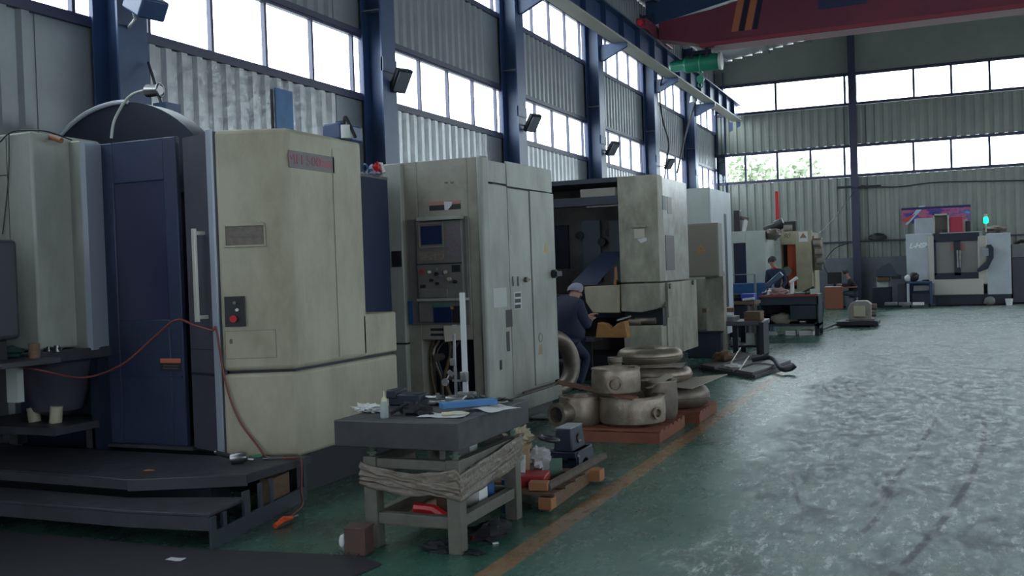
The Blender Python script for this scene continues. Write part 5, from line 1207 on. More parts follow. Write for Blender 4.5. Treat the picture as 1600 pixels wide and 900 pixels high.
# dark steel workbench with red edge
F = Face((-5, 23.2), (0, 23.2)); a = F.rect(1187, 461, 1279, 523)
wb_ = T('steel_workbench', 'dark blue-grey steel workbench with a red-edged top loaded with parts', 'bench', (-3.1, 23.6, 0))
ux0, ux1 = a[0], a[1]; zt = .93
DBL = mat('dark_bench_blue', (.03, .045, .065), .5, col2=(.02, .03, .045), scale=4)
P('top', MB().fb(F, ux0, ux1, zt-.04, zt, -.9, .01), DBL, wb_)
P('red_edge', MB().fb(F, ux0, ux1, zt-.035, zt+.005, .01, .025), mat('dull_red_edge', (.35, .04, .05), .5), wb_, label='red painted edge')
P('front_rail', MB().fb(F, ux0, ux1, zt-.22, zt-.04, -.03, 0), DBL, wb_)
P('side_panel', MB().fb(F, ux1-.03, ux1, .15, zt-.04, -.88, 0), DBL, wb_)
P('side_panel', MB().fb(F, ux0, ux0+.03, .15, zt-.04, -.88, 0), DBL, wb_)
P('drawer', MB().fb(F, ux1-.62, ux1-.05, .38, zt-.24, -.5, -.01), DBL, wb_, bevel=.008)
P('shelf', MB().fb(F, ux0, ux1, .22, .27, -.85, 0), DBL, wb_)
P('back_panel', MB().fb(F, ux0, ux1, .27, zt, -.88, -.86), NAVYD, wb_)
for u in (ux0, ux1-.09): 
    for d in (0, -.8): P('leg', MB().fb(F, u, u+.09, 0, .3, d-.09, d), BLACK, wb_)
u, z = F.at(1222, 498, -.2)
S('canvas_bag', 'beige canvas bundle lying on the lower shelf of the dark steel workbench', 'bag', MB().blob(F.w(u-.02, .38, -.25), (.5, .26, .26), 71, .35, 2, zmin=.27).tube([F.w(u+.18, .36, -.25), F.w(u+.34, .37, -.2)], .05), mat('canvas', (.30, .27, .22), .8))
for i, (px0, px1) in enumerate(((1226, 1242), (1247, 1270))):
    a_ = F.rect(px0, 515, px1, 522); S('white_tray', ['white tray on the floor under the steel workbench, closer to the machines', 'white tray on the floor under the steel workbench, at the aisle end'][i], 'tray', MB().fb(F, a_[0], a_[1], .0, .12, -.35, -.1), PAPER, 'white trays under the workbench', bevel=.008)
a_ = F.rect(1195, 514, 1212, 520); S('pale_offcut', 'pale curved offcut under the machine end of the steel workbench', 'offcut', MB().fb(F, a_[0], a_[1], 0, .10, -.3, -.12), PALE, bevel=.02)
u, _ = F.at(1258, 500); S('small_coupling', 'small bright coupling on the shelf beside the workbench drawer', 'coupling', MB().cyl(F.w(u-.12, .31, -.05), F.w(u+.02, .31, -.02), .04), STEEL)
rr = random.Random(12)
dsc = [(1196, 'shiny elbow fitting at the machine end', STEEL, .10), (1205, 'white canister', TISSUE, .16), (1216, 'pinkish rag pile in the middle', mat('pinkish_rag', (.35, .22, .20), .8), .14), (1228, 'bright flange', STEEL, .10), (1238, 'tall pale post tool', TISSUE, .34), (1250, 'stack of bright plates', STEEL, .08), (1262, 'dark angled clamp', BLK2, .16), (1272, 'pale bracket at the aisle end', PALE, .12)]
for i, (px, lab, mt_, hh) in enumerate(dsc):
    u, _ = F.at(px, 455, -.4); q = MB()
    if i in (0, 3): q.tube([F.w(u-.08, zt+.03, -.4), F.w(u, zt+.05, -.42), F.w(u+.04, zt+hh, -.42)], .035)
    elif i == 1: q.lathe(F.w(u, zt, -.3), [(.07, 0), (.07, .1), (.03, .13), (.03, hh)], 16)
    elif i == 2: q.blob(F.w(u, zt+.05, -.3), (.4, .3, .2), 80, .7, 3, zmin=zt)
    elif i == 4: q.fb(F, u-.04, u+.04, zt, zt+.3, -.45, -.37).fb(F, u-.12, u+.10, zt, zt+.03, -.5, -.32).cyl(F.w(u-.05, zt+.27, -.4), F.w(u+.12, zt+hh+.05, -.4), .04)
    elif i == 5: q.fb(F, u-.12, u+.12, zt, zt+.03, -.4, -.15).fb(F, u-.10, u+.14, zt+.03, zt+.055, -.38, -.16)
    elif i == 6: q.ob(F.w(u, zt+.09, -.35), (.34, .06, .05), 0, ry=-.45).ob(F.w(u, zt+.02, -.35), (.12, .1, .04))
    else: q.ob(F.w(u, zt+.06, -.35), (.18, .1, .12), .3)
    S(['elbow_fitting', 'canister', 'rag_pile', 'flange_fitting', 'post_tool', 'plate_stack', 'angle_clamp', 'bracket'][i], lab+' on the red-edged steel workbench', 'tool', q, mt_, 'parts on the steel workbench', bevel=.004)
# machine mid-right: leaning shafts above the bench
u, z = F.at(1208, 440, -1.2)
S('drill_press_arm', 'grey slanted drill arm standing behind the steel workbench', 'drill', MB().cyl(F.w(u-.05, 0, -1.3), F.w(u-.05, 1.25, -1.3), .06).ob(F.w(u, 1.25, -1.3), (.5, .16, .12), 0, ry=-.7), mat('blue_steel', (.12, .16, .24)), bevel=.01)
# gearbox on black plate in the aisle
c1 = atZ(1306, 512); c2 = atZ(1372, 512)
dl = T('steel_sled', 'low black plate trolley on the open floor carrying a gearbox', 'trolley', ((c1.x+c2.x)/2, c1.y+.5, 0))
P('deck', MB().box(c1.x, c2.x, c1.y, c1.y+1.0, .04, .15), BLACK, dl, bevel=.02)
P('skid', MB().box(c1.x+.1, c1.x+.2, c1.y+.05, c1.y+.95, 0, .04), BLACK, dl)
P('skid', MB().box(c2.x-.2, c2.x-.1, c1.y+.05, c1.y+.95, 0, .04), BLACK, dl)
pb_ = atZ(1280, 519)
P('tow_bar', MB().tube([(c1.x+.05, c1.y+.2, .10), (pb_.x, pb_.y, .04)], .03), BLACK, dl)
gx = atY(1345, 490, c1.y+.5).x; gy = c1.y+.35
gb = T('gearbox', 'beige cast gearbox with square cover sitting on the black trolley', 'gearbox', (gx, gy+.25, .15))
Fg = Face((gx-.3, gy), (gx+.3, gy))
P('housing', MB().fpoly(Fg, [(.02, .15), (0, .45), (.06, .58), (.18, .64), (.46, .64), (.56, .55), (.56, .18), (.52, .15)], -.5, 0), mat('gear_grey', (.30, .28, .25), .5, col2=(.2, .18, .16), scale=6), gb, bevel=.03)
P('cover', MB().fb(Fg, .14, .42, .24, .52, 0, .05), mat('gear_beige', (.42, .37, .27), .5), gb, bevel=.03, label='lighter square cover')
P('shaft_boss', MB().cyl((gx+.24, gy+.2, .48), (gx+.38, gy+.2, .48), .08).cyl((gx+.24, gy+.2, .3), (gx+.36, gy+.2, .3), .07), CASTD, gb)
P('foot', MB().fb(Fg, -.04, .62, .15, .18, -.5, .03), CASTD, gb)

# ================================================================== PEOPLE
def skinned(name, J, E, mt_, parent=None, org=None, sub=2):
    """J: {name: (pos, radius)}; E: pairs"""
    keys = list(J); me = bpy.data.meshes.new(name); o0 = Vector(org if org is not None else ORG[parent])
    me.from_pydata([Vector(J[k][0])-o0 for k in keys], [(keys.index(a), keys.index(b)) for a, b in E], [])
    o = bpy.data.objects.new(name, me); COL.objects.link(o)
    md = o.modifiers.new('Skin', 'SKIN'); md.use_smooth_shade = True
    if not me.skin_vertices: 
        bpy.context.view_layer.objects.active = o
    for i, k in enumerate(keys):
        r = J[k][1]; v = me.skin_vertices[0].data[i]; v.radius = (r, r) if not isinstance(r, tuple) else r
        v.use_root = (i == 0)
    s_ = o.modifiers.new('Sub', 'SUBSURF'); s_.levels = sub; s_.render_levels = sub
    me.materials.append(mt_)
    if parent: o.parent = parent; ORG[o] = ORG[parent]
    else: o.location = org; ORG[o] = tuple(org)
    return o
def person(lab, base, joints, face_dir, top, trousers, hair=HAIR, cap=None, fat=1.0):
    """joints: pelvis, chest, neck, head, shoulders, elbows, hands, knees, feet (world)"""
    J = {k: Vector(v) for k, v in joints.items()}
    fd = Vector(face_dir).normalized()
    R = dict(pelvis=.10, waist=.09, chest=.105, neck=.055, headb=.075, head=.10, headt=.07, shL=.055, shR=.055, elL=.042, elR=.042, wrL=.027, wrR=.027, haL=.032, haR=.032, hipL=.075, hipR=.075, knL=.058, knR=.058, anL=.038, anR=.038, toL=.035, toR=.035)
    up = (J['head']-J['neck']).normalized()
    J['headb'] = J['neck']+(J['head']-J['neck'])*.5+fd*.015; J['headt'] = J['head']+up*.07
    J['waist'] = (J['pelvis']+J['chest'])/2
    for s_ in 'LR':
        J['ha'+s_] = J['wr'+s_]+(J['wr'+s_]-J['el'+s_]).normalized()*.07
    E = [('pelvis', 'waist'), ('waist', 'chest'), ('chest', 'neck'), ('neck', 'headb'), ('headb', 'head'), ('head', 'headt')]
    for s_ in 'LR':
        E += [('chest', 'sh'+s_), ('sh'+s_, 'el'+s_), ('el'+s_, 'wr'+s_), ('wr'+s_, 'ha'+s_), ('pelvis', 'hip'+s_), ('hip'+s_, 'kn'+s_), ('kn'+s_, 'an'+s_), ('an'+s_, 'to'+s_)]
    order = ['pelvis']+[k for k in R if k != 'pelvis']
    JJ = {k: (J[k], R[k]) for k in order}
    E2 = list(E)
    for s_ in 'LR':   # five fingers each
        h = J['ha'+s_]; d = (J['wr'+s_]-J['el'+s_]).normalized(); side = d.cross(Vector((0, 0, 1))); side = side.normalized() if side.length > .01 else Vector((1, 0, 0))
        for k, (off, ln) in enumerate(((-.027, .06), (-.009, .075), (.009, .07), (.027, .055))):
            a = h+side*off+d*.015; b = a+d*ln*.55-Vector((0, 0, .008)); c = b+d*ln*.35-Vector((0, 0, .025))
            for n_, q in (('a', a), ('b', b), ('c', c)): JJ['f%s%d%s' % (s_, k, n_)] = (q, .0085)
            E2 += [('ha'+s_, 'f%s%da' % (s_, k)), ('f%s%da' % (s_, k), 'f%s%db' % (s_, k)), ('f%s%db' % (s_, k), 'f%s%dc' % (s_, k))]
        a = J['wr'+s_]*.5+h*.5+side*.035; b = a+side*.02+d*.045
        JJ['t%sa' % s_] = (a, .011); JJ['t%sb' % s_] = (b, .009); E2 += [('wr'+s_, 't%sa' % s_), ('t%sa' % s_, 't%sb' % s_)]
    body = skinned('person', JJ, E2, SKIN, org=base)
    body['label'] = lab; body['category'] = 'person'
    g = .016; bulk = dict(pelvis=.05, waist=.06, chest=.055, shL=.02, shR=.02)
    tj = {k: (J[k], (R[k]+g+bulk.get(k, 0))*fat) for k in ('pelvis', 'waist', 'chest', 'shL', 'shR', 'elL', 'elR')}
    nk = J['chest']+(J['neck']-J['chest'])*.75; tj['nk'] = (nk, .075)
    for s_ in 'LR': tj['wr'+s_] = (J['wr'+s_]*.93+J['el'+s_]*.07, R['wrL']+g)
    skinned('jacket', tj, [('pelvis', 'waist'), ('waist', 'chest'), ('chest', 'nk')]+[(a+s_, b+s_) for s_ in 'LR' for a, b in (('sh', 'el'), ('el', 'wr'))]+[('chest', 'shL'), ('chest', 'shR')], top, body)
    tj = {'pelvis': (J['pelvis'], R['pelvis']+g+.035)}
    for s_ in 'LR':
        tj['hip'+s_] = (J['hip'+s_], R['hipL']+g+.015); tj['kn'+s_] = (J['kn'+s_], R['knL']+g); tj['an'+s_] = (J['an'+s_], R['anL']+g+.006)
    skinned('trousers', tj, [('pelvis', 'hipL'), ('pelvis', 'hipR'), ('hipL', 'knL'), ('hipR', 'knR'), ('knL', 'anL'), ('knR', 'anR')], trousers, body)
    for s_ in 'LR':
        a = J['an'+s_]; b = J['to'+s_]; P('shoe', MB().tube([a-(b-a)*.3-Vector((0, 0, .02)), a+(b-a)*.4, b+(b-a)*.2-Vector((0, 0, .0))], [.042, .048, .036], 10), CLOTHK, body)
    hc_ = J['head']+up*.015; q = Matrix.Rotation(0, 3, 'Z')
    hm = MB(); vs = []; n, m_ = 18, 10
    side = fd.cross(up).normalized(); fw_ = up.cross(side).normalized()*-1; fw_ = fd
    for i in range(m_+1):
        th = (pi*.62)*i/m_
        for j in range(n):
            ph = 2*pi*j/n; lim = 1.0
            d = up*cos(th)+(fw_*cos(ph)+side*sin(ph))*sin(th)
            f_ = max(0, d.dot(fw_)); rr_ = .118 if f_ < .55 or th < pi*.3 else .09
            vs.append(hc_+d*rr_)
    hm.add(vs, [(i*n+j, (i+1)*n+j, (i+1)*n+(j+1) % n, i*n+(j+1) % n) for i in range(m_) for j in range(n)])
    P('cap' if cap else 'hair', hm, cap or hair, body, smooth=80)
    # face
    e = J['head']-up*.005
    P('nose', MB().ob(e+fd*.105-up*.015, (.022, .022, .035)), SKIN, body, bevel=.006)
    for s_ in (-1, 1):
        P('eye', MB().blob(e+fd*.096+side*s_*.032+up*.008, (.022, .022, .014), 1, 0), BLACK, body)
        P('ear', MB().blob(e+side*s_*.10-up*.01, (.022, .04, .055), 1, .1), SKIN, body)
    P('mouth', MB().blob(e+fd*.095-up*.055, (.04, .04, .010), 1, 0), mat('lips', (.25, .10, .09), .6), body)
    return body
# bending worker at the open bay
hd = atY(899, 455, 13.3); cq = atY(891, 488, 13.15); pq = atY(890, 538, 13.05)
bx_, by_ = pq.x, 13.05
person('person in navy work clothes with a grey cap bending toward the open machine bay', (bx_, by_, 0), dict(
    pelvis=(bx_, by_, pq.z), chest=cq, neck=(hd.x-.03, 13.2, hd.z-.15), head=hd,
    shL=(cq.x-.15, 13.26, cq.z+.13), shR=(cq.x+.16, 13.02, cq.z+.08), elL=(cq.x-.04, 13.48, cq.z-.16), elR=(cq.x+.22, 13.15, cq.z-.20),
    wrL=(cq.x+.12, 13.62, cq.z-.08), wrR=(cq.x+.22, 13.38, cq.z-.12), hipL=(bx_-.08, by_+.06, pq.z-.04), hipR=(bx_+.10, by_-.06, pq.z-.04),
    knL=(bx_-.02, by_+.30, .46), knR=(bx_+.20, by_+.14, .46), anL=(bx_-.06, by_+.04, .08), anR=(bx_+.14, by_-.06, .08), toL=(bx_+.0, by_+.18, .04), toR=(bx_+.20, by_+.08, .04)),
    (.6, .65, -.35), CLOTHN, CLOTHN, cap=CLOTHG, fat=1.45)
# seated man at the desk
F = Face((-4, 35.6), (0, 35.6)); a = F.rect(1289, 444, 1317, 480)
dk = T('office_desk', 'small brown wooden desk against the grey wall with a seated man', 'desk', (a[0]-3.6, 35.9, 0))
dz = .76
P('top', MB().fb(F, a[0]-.03, a[1]+.45, dz-.04, dz, -.6, .01), DESKW, dk, bevel=.006)
P('front_panel', MB().fb(F, a[0], a[1], .02, dz-.04, -.04, 0), DESKW, dk)
P('side_panel', MB().fb(F, a[0], a[0]+.04, 0, dz-.04, -.58, -.04), DESKW, dk)
mx = a[0]+.2; mn = T('computer_monitor', 'black computer monitor on the brown desk', 'monitor', F.w(mx, dz, -.45))
P('screen_housing', MB().fb(F, F.at(1293, 430, -.5)[0], F.at(1315, 430, -.5)[0], dz+.10, dz+.50, -.5, -.45), BLK2, mn, bevel=.01)
P('stand', MB().fb(F, mx+.05, mx+.13, dz, dz+.12, -.5, -.46).fb(F, mx-.05, mx+.23, dz, dz+.015, -.52, -.35), BLK2, mn)
S('desk_papers', 'white papers lying on the brown desk in front of the man', 'paper', MB().ob(F.w(a[0]+.35, dz+.01, -.2), (.3, .2, .02), .2).ob(F.w(a[0]+.12, dz+.015, -.15), (.2, .2, .03), -.2), PAPER)
hp_ = atY(1322, 427, 35.9); px_ = atY(1334, 460, 35.9).x
bx_, by_ = px_+.03, 35.95
ch = T('stool', 'dark stool under the seated man at the brown desk', 'stool', (bx_, by_, 0))
P('seat', MB().lathe((bx_, by_, .40), [(.16, 0), (.18, .02), (.17, .05)], 20), BLK2, ch)
for k in range(4): P('leg', MB().cyl((bx_+.13*cos(k*pi/2+.7), by_+.13*sin(k*pi/2+.7), .0), (bx_+.1*cos(k*pi/2+.7), by_+.1*sin(k*pi/2+.7), .40), .014, n=8), STEEL, ch)
person('person with short black hair in a black jacket seated at the brown desk writing', (bx_, by_, 0), dict(
    pelvis=(bx_, by_, .54), chest=(bx_-.12, by_, .90), neck=(hp_.x+.05, by_, hp_.z-.13), head=(hp_.x-.01, by_-.01, hp_.z+.01),
    shL=(bx_-.13, by_-.20, .93), shR=(bx_-.13, by_+.20, .93), elL=(bx_-.22, by_-.26, .78), elR=(bx_-.26, by_+.22, .80), wrL=(bx_-.42, by_-.18, .83), wrR=(bx_-.46, by_+.06, .84),
    hipL=(bx_-.04, by_-.10, .53), hipR=(bx_-.04, by_+.10, .53), knL=(bx_-.42, by_-.14, .52), knR=(bx_-.42, by_+.12, .52), anL=(bx_-.34, by_-.14, .08), anR=(bx_-.36, by_+.12, .08), toL=(bx_-.50, by_-.15, .04), toR=(bx_-.52, by_+.12, .04)),
    (-.85, -.2, -.35), CLOTHK, mat('grey_trousers', (.07, .08, .10), .85))
# worker between the pale and beige machines
p = atY(1206, 388, 27.0)
bx_, by_ = p.x, 27.0; hz = 1.62+.0
person('person in dark navy overalls with a red collar standing between the pale and beige machines', (bx_, by_, 0), dict(
    pelvis=(bx_+.05, by_, .98), chest=(bx_+.08, by_, 1.38), neck=(bx_+.04, by_, 1.56), head=(bx_+.0, by_, 1.72),
    shL=(bx_-.10, by_-.12, 1.42), shR=(bx_+.26, by_+.05, 1.42), elL=(bx_-.14, by_-.10, 1.14), elR=(bx_+.34, by_-.02, 1.14), wrL=(bx_-.05, by_-.26, .98), wrR=(bx_+.24, by_-.2, 1.0),
    hipL=(bx_-.05, by_, .94), hipR=(bx_+.14, by_, .94), knL=(bx_-.06, by_, .50), knR=(bx_+.15, by_, .50), anL=(bx_-.06, by_+.02, .08), anR=(bx_+.15, by_+.02, .08), toL=(bx_-.07, by_-.12, .04), toR=(bx_+.15, by_-.12, .04)),
    (-.5, -.7, -.3), CLOTHN, CLOTHN, cap=mat('dark_cap', (.05, .04, .06), .8))
P('red_collar', MB().torus((bx_+.05, by_, 1.52), .075, .022, (0, 0, 1), 20, 8), REDP, bpy.data.objects['person.002'])
# ================================================================== MACHINE 7: white vertical machining center at the back
F7m = Face((-1.5, 36.6), (3, 36.6))
M7 = T('vertical_machining_center', 'white vertical machining center with twin windowed doors and a green lamp by the back wall', 'machine', (.6, 37.3, 0))
a = F7m.rect(1418, 366, 1457, 440)
P('left_cabinet', MB().fpx(F7m, 1416, 365, 1458, 440, -1.2, -.05), WHITE, M7, bevel=.02)
P('left_lower', MB().fpx(F7m, 1440, 436, 1462, 462, -1.2, -.05), WHITE, M7, bevel=.02)
a = F7m.rect(1459, 363, 1536, 460)
w1 = F7m.rect(1463, 378, 1492, 428); w2 = F7m.rect(1500, 376, 1531, 427)
zt7 = F7m.at(1497, 364)[1]; zb7 = F7m.at(1497, 461)[1]
DOORM = mat('pale_door_paint', (.50, .48, .43), .4)
P('body', MB().fb(F7m, a[0], a[1], zb7, zt7, -1.2, -.14).fb(F7m, a[0]+.2, a[1], zt7, zt7+.03, -1.2, -.05), WHITE, M7)
P('top_band', MB().fpx(F7m, 1459, 364, 1530, 377, -.14, .01), NAVYD, M7)
P('door_frame', MB().fpx(F7m, 1459, 426, 1532, 436, -.1, .01).fpx(F7m, 1491, 376, 1501, 430, -.1, .01).fpx(F7m, 1458, 375, 1463, 430, -.1, .01), NAVYD, M7)
for w_ in (w1, w2):
    P('door_window', MB().fb(F7m, w_[0], w_[1], w_[2], w_[3], -.12, -.06), mat('hazy_glass', (.24, .23, .22), .25), M7)
u, z = F7m.at(1488, 388); 
P('red_reflector', MB().fpx(F7m, 1485, 380, 1492, 392, -.06, -.05), mat('dull_salmon', (.30, .14, .13), .5), M7)
P('red_reflector', MB().fpx(F7m, 1500, 380, 1508, 392, -.06, -.05), mat('dull_salmon', (.30, .14, .13), .5), M7)
P('door_bar', MB().fpx(F7m, 1495, 391, 1497.5, 418, .01, .05), STEEL, M7)
P('door_bar', MB().fpx(F7m, 1499, 391, 1501, 418, .01, .05), STEEL, M7)
P('apron', MB().fpx(F7m, 1459, 436, 1537, 461, -.14, .05), DOORM, M7, bevel=.04)
for px0, px1 in ((1451, 1460), (1528, 1543)):
    P('curved_corner', MB().fpx(F7m, px0, 368, px1, 444, -.14, .03), DOORM, M7, bevel=.05)
P('right_cabinet', MB().fpx(F7m, 1542, 364, 1580, 460, -1.2, .0), WHITE, M7, bevel=.02)
u, z = F7m.at(1547, 400)
Fc = F7m
P('control_console', MB().fpoly(Fc, [Fc.at(1541, 383), Fc.at(1548, 382), Fc.at(1552, 388), Fc.at(1552, 402), Fc.at(1543, 420), Fc.at(1528, 425), Fc.at(1526, 421), Fc.at(1540, 408), Fc.at(1543, 398)], .05, .30), NAVYD, M7, bevel=.02)
P('console_screen', MB().fpx(Fc, 1534, 388, 1544, 400, .30, .31), mat('console_face', (.28, .30, .34), .4), M7)
P('spindle_head', MB().fpx(Face((-1.5, 37.2), (3, 37.2)), 1429, 341, 1460, 370, -.6, 0), WHITE, M7, bevel=.02)
sh = MB(); a = F7m.rect(1458, 334, 1483, 364)
F7s = F7m
sh.fb(F7s, a[0], a[1], a[3]-.05, a[3], -.8, 0).fb(F7s, a[0], a[0]+.05, a[2], a[3], -.8, 0).fb(F7s, a[1]-.05, a[1], a[2], a[3], -.8, 0).fb(F7s, a[0], a[1], a[2], a[3], -.8, -.72)
P('top_housing', sh, DOORM, M7)
P('motor_knob', MB().fpx(F7m, 1472, 358, 1479, 364, -.3, -.1), BLK2, M7)
P('red_column', MB().fpx(F7m, 1484, 338, 1505, 363, -.8, -.1), mat('crimson_cover', (.50, .03, .07), .45), M7, bevel=.02, label='crimson column cover')
P('black_chain', MB().fpx(F7m, 1509, 345, 1517, 363, -.5, -.2), BLK2, M7, bevel=.02)
P('pale_box', MB().fpx(F7m, 1505, 342, 1512, 363, -.5, -.25), PALE, M7)
P('base', MB().fpx(F7m, 1462, 459, 1580, 476, -1.1, -.05), NAVYD, M7)
u, z = F7m.at(1541, 352)
sl = P('signal_lamp', MB().cyl(F7m.w(u, zt7, -.3), F7m.w(u+.0, 3.0, -.3), .03), PALE, M7)
u, z = F7m.at(1541, 343); P('lamp_lens', MB().lathe(F7m.w(u, z-.12, -.3), [(.05, 0), (.075, .02), (.075, .18), (.05, .22)], 16), GLOWG, sl, label='glowing green lens')
P('lamp_cap', MB().cyl(F7m.w(u, z+.10, -.3), F7m.w(u, z+.2, -.3), .05), PALE, sl)
text('lettering', 'L-HSM', F7m, *F7m.at(1436, 384, -.04), -.045, .23, mat('letter_white', (.85, .87, .9), .5), M7, shear=.35, off=.012)
P('caster_cover', MB().blob(F7m.w(F7m.at(1546, 470)[0], .15, .15), (.35, .2, .3), 4, .2, zmin=0), GREY, M7)
for k in range(2): u, z = F7m.at(1552+k*9, 357); P('top_bundle', MB().blob(F7m.w(u, zt7+.08, -.5), (.5, .4, .25), 90+k, .5), CASTD, M7)
S('white_bucket', 'small white bucket on the floor at the right foot of the white machining center', 'bucket', MB().lathe(F7m.w(F7m.at(1576, 470)[0], 0, .25), [(.09, 0), (.12, .22), (.105, .22), (.08, .02)], 16), TISSUE)
# dark machine at the right edge
F = Face((2, 37.3), (4, 37.3)); a = F.rect(1582, 376, 1640, 474)
dm = T('dark_cabinet', 'dark grey machine cabinet cut off by the right picture edge beside the white machining center', 'cabinet', F.w(a[0]+.5, 0, -.4))
P('upper', MB().fb(F, a[0], a[1], 1.55, a[3]-.1, -.8, 0), GREY, dm, bevel=.02)
P('lower', MB().fb(F, a[0], a[1], .05, 1.55, -.8, .02), mat('dark_mauve', (.075, .07, .09), .5), dm, bevel=.01)
P('top_pipe', MB().tube([F.w(a[0]+.1, a[3]-.1, -.3), F.w(a[0]+.3, a[3], -.3), F.w(a[1], a[3]-.08, -.3)], .06), BLK2, dm)
# banner on the back wall
Fb = Face((-3, BY-.06), (4, BY-.06)); a = Fb.rect(1409, 326, 1517, 360)
zb0 = Fb.at(1409, 348)[1]; za0 = Fb.at(1463, 326)[1]
def banner_mat():
    M = bpy.data.materials.new('banner_print'); M.use_nodes = True; N = M.node_tree.nodes; L = M.node_tree.links; b = N['Principled BSDF']
    g = N.new('ShaderNodeNewGeometry'); s_ = N.new('ShaderNodeSeparateXYZ'); L.new(g.outputs['Position'], s_.inputs[0])
    n = N.new('ShaderNodeTexNoise'); n.inputs['Scale'].default_value = 2.2; n.inputs['Detail'].default_value = 5
    mp = N.new('ShaderNodeMapping'); mp.inputs['Scale'].default_value = (1, 1, 2.5); L.new(g.outputs['Position'], mp.inputs[0]); L.new(mp.outputs[0], n.inputs[0])
    r = N.new('ShaderNodeValToRGB'); e = r.color_ramp.elements; e[0].position = .30; e[0].color = (.03, .04, .22, 1); e[1].position = .75; e[1].color = (.15, .35, .7, 1)
    for q, c in ((.42, (.10, .06, .30, 1)), (.50, (.45, .10, .28, 1)), (.56, (.55, .16, .2, 1)), (.64, (.15, .10, .4, 1))):
        k = e.new(q); k.color = c
    L.new(n.outputs['Fac'], r.inputs[0]); L.new(r.outputs[0], b.inputs['Base Color']); b.inputs['Roughness'].default_value = .5
    return M
bn = T('banner', 'long blue and magenta printed banner on the back wall behind the white machining center', 'banner', Fb.w((a[0]+a[1])/2, 2.9, 0))
P('print', MB().fb(Fb, a[0], a[1], Fb.at(1412, 349)[1], za0, 0, .02), banner_mat(), bn)
P('top_border', MB().fb(Fb, a[0], a[1], za0, za0+.08, 0, .03), mat('banner_navy', (.02, .02, .12), .5), bn)
u, z = Fb.at(1430, 335); P('white_streak', MB().fpoly(Fb, [(u-.35, z-.35), (u-.25, z-.35), (u+.35, z+.3), (u+.15, z+.3)], .02, .024), mat('pale_streak', (.45, .6, .7), .5), bn)
u, z = Fb.at(1419, 340); P('red_figure', MB().fpoly(Fb, [(u-.25, z-.1), (u, z-.15), (u+.25, z+.12), (u+.05, z+.05)], .02, .026), mat('banner_red', (.6, .08, .06), .5), bn)
# black hooded grinder
F = Face((-3, 36.2), (0, 36.2)); a = F.rect(1365, 449, 1393, 479)
gr = T('grinder', 'black angular hooded grinding machine between the slim column and the white machining center', 'grinder', F.w((a[0]+a[1])/2, 0, -.4))
P('base_cabinet', MB().fb(F, a[0]-.05, a[1], .02, a[3], -.7, 0), NAVYD, gr, bevel=.02)
P('plinth', MB().fb(F, a[0]-.3, a[1]+.3, .0, .12, -.8, .1), NAVYD, gr)
P('body_post', MB().fb(F, a[0]+.1, a[1]-.1, a[3], a[3]+.35, -.6, -.1), PALE, gr)
P('bronze_clamp', MB().fpx(F, 1370, 432, 1390, 440, -.5, .02), mat('bronze', (.20, .11, .07), .5, .3, col2=(.08, .05, .04), scale=12), gr, bevel=.02)
P('hood', MB().fpoly(F, [F.at(1369, 432), F.at(1369, 423), F.at(1378, 415), F.at(1390, 410), F.at(1395, 415), F.at(1402, 428), F.at(1403, 432)], -.7, .1), mat('hood_dark', (.04, .05, .08), .5), gr, bevel=.01)
P('side_tray', MB().fpx(F, 1393, 430, 1408, 436, -.5, .05), BLK2, gr)
S('debris_box', 'dark scrap box full of offcuts on the floor beside the grinder', 'box', MB().fpx(Face((-3, 35.8), (0, 35.8)), 1402, 442, 1416, 476, -.5, 0), mat('mauve_dark', (.05, .05, .07), .6), bevel=.03)
# blue cart
F = Face((-2, 35.6), (1, 35.6)); a = F.rect(1417, 440, 1457, 478)
bc = T('tool_cart', 'dark blue tool cart with a pale pocket in front of the white machining center', 'cart', F.w((a[0]+a[1])/2, 0, -.3))
DB2 = mat('cart_blue', (.03, .06, .16), .45)
P('top_tray', MB().fb(F, a[0], a[1], a[3]-.06, a[3], -.6, 0), DB2, bc)
P('post', MB().fb(F, a[0], a[0]+.08, .1, a[3]-.06, -.08, 0), WHITE, bc)
P('post', MB().fb(F, a[1]-.08, a[1], .1, a[3]-.06, -.08, 0), DB2, bc)
P('back_panel', MB().fb(F, a[0]+.08, a[1]-.08, .1, a[3]-.06, -.55, -.5), DB2, bc)
P('lower_bin', MB().fb(F, a[0]+.15, a[1]-.05, .12, .48, -.5, -.02), NAVYD, bc)
P('pale_pocket', MB().fpx(F, 1427, 446, 1453, 455, -.3, -.1), GREY, bc, bevel=.02)
for u in (a[0]+.1, a[1]-.1): P('wheel', MB().cyl(F.w(u-.03, .06, -.1), F.w(u+.03, .06, -.1), .06), BLACK, bc)
for i, (px, c_, r_, lab) in enumerate(((1416, TISSUE, .12, 'white rag ball'), (1425, BLK2, .16, 'black kettle-like tin'))):
    u, _ = F.at(px, 432, -.2); S(['rag_ball', 'tin'][i], lab+' on the dark blue tool cart', ['rag', 'tin'][i], MB().blob(F.w(u+.06, a[3]+r_, -.2), (r_*2, r_*2, r_*2), i, .2, zmin=a[3]), c_)
F = Face((-2, 34.8), (1, 34.8))
for i, (x0, x1, lab) in enumerate(((1382, 1402, 'closest to the grinder'), (1404, 1424, 'in the middle'), (1426, 1444, 'closest to the white machine'))):
    S('floor_plate', 'low pale plate on the floor by the tool cart, '+lab, 'plate', MB().fpx(F, x0, 473, x1, 477, -.4, 0), GREY if i < 2 else TISSUE, 'low plates by the tool cart', bevel=.01)
# wall clutter at back left of desk
F = Face((-5, 37.8), (0, 37.8))
S('wall_pipe_bundle', 'tangled black fittings on the wall ledge above the grinder', 'pipe', MB().blob(Fb.w(Fb.at(1373, 405)[0], 2.44, .18), (.6, .2, .3), 6, .5, 3, zmin=2.36), BLK2)
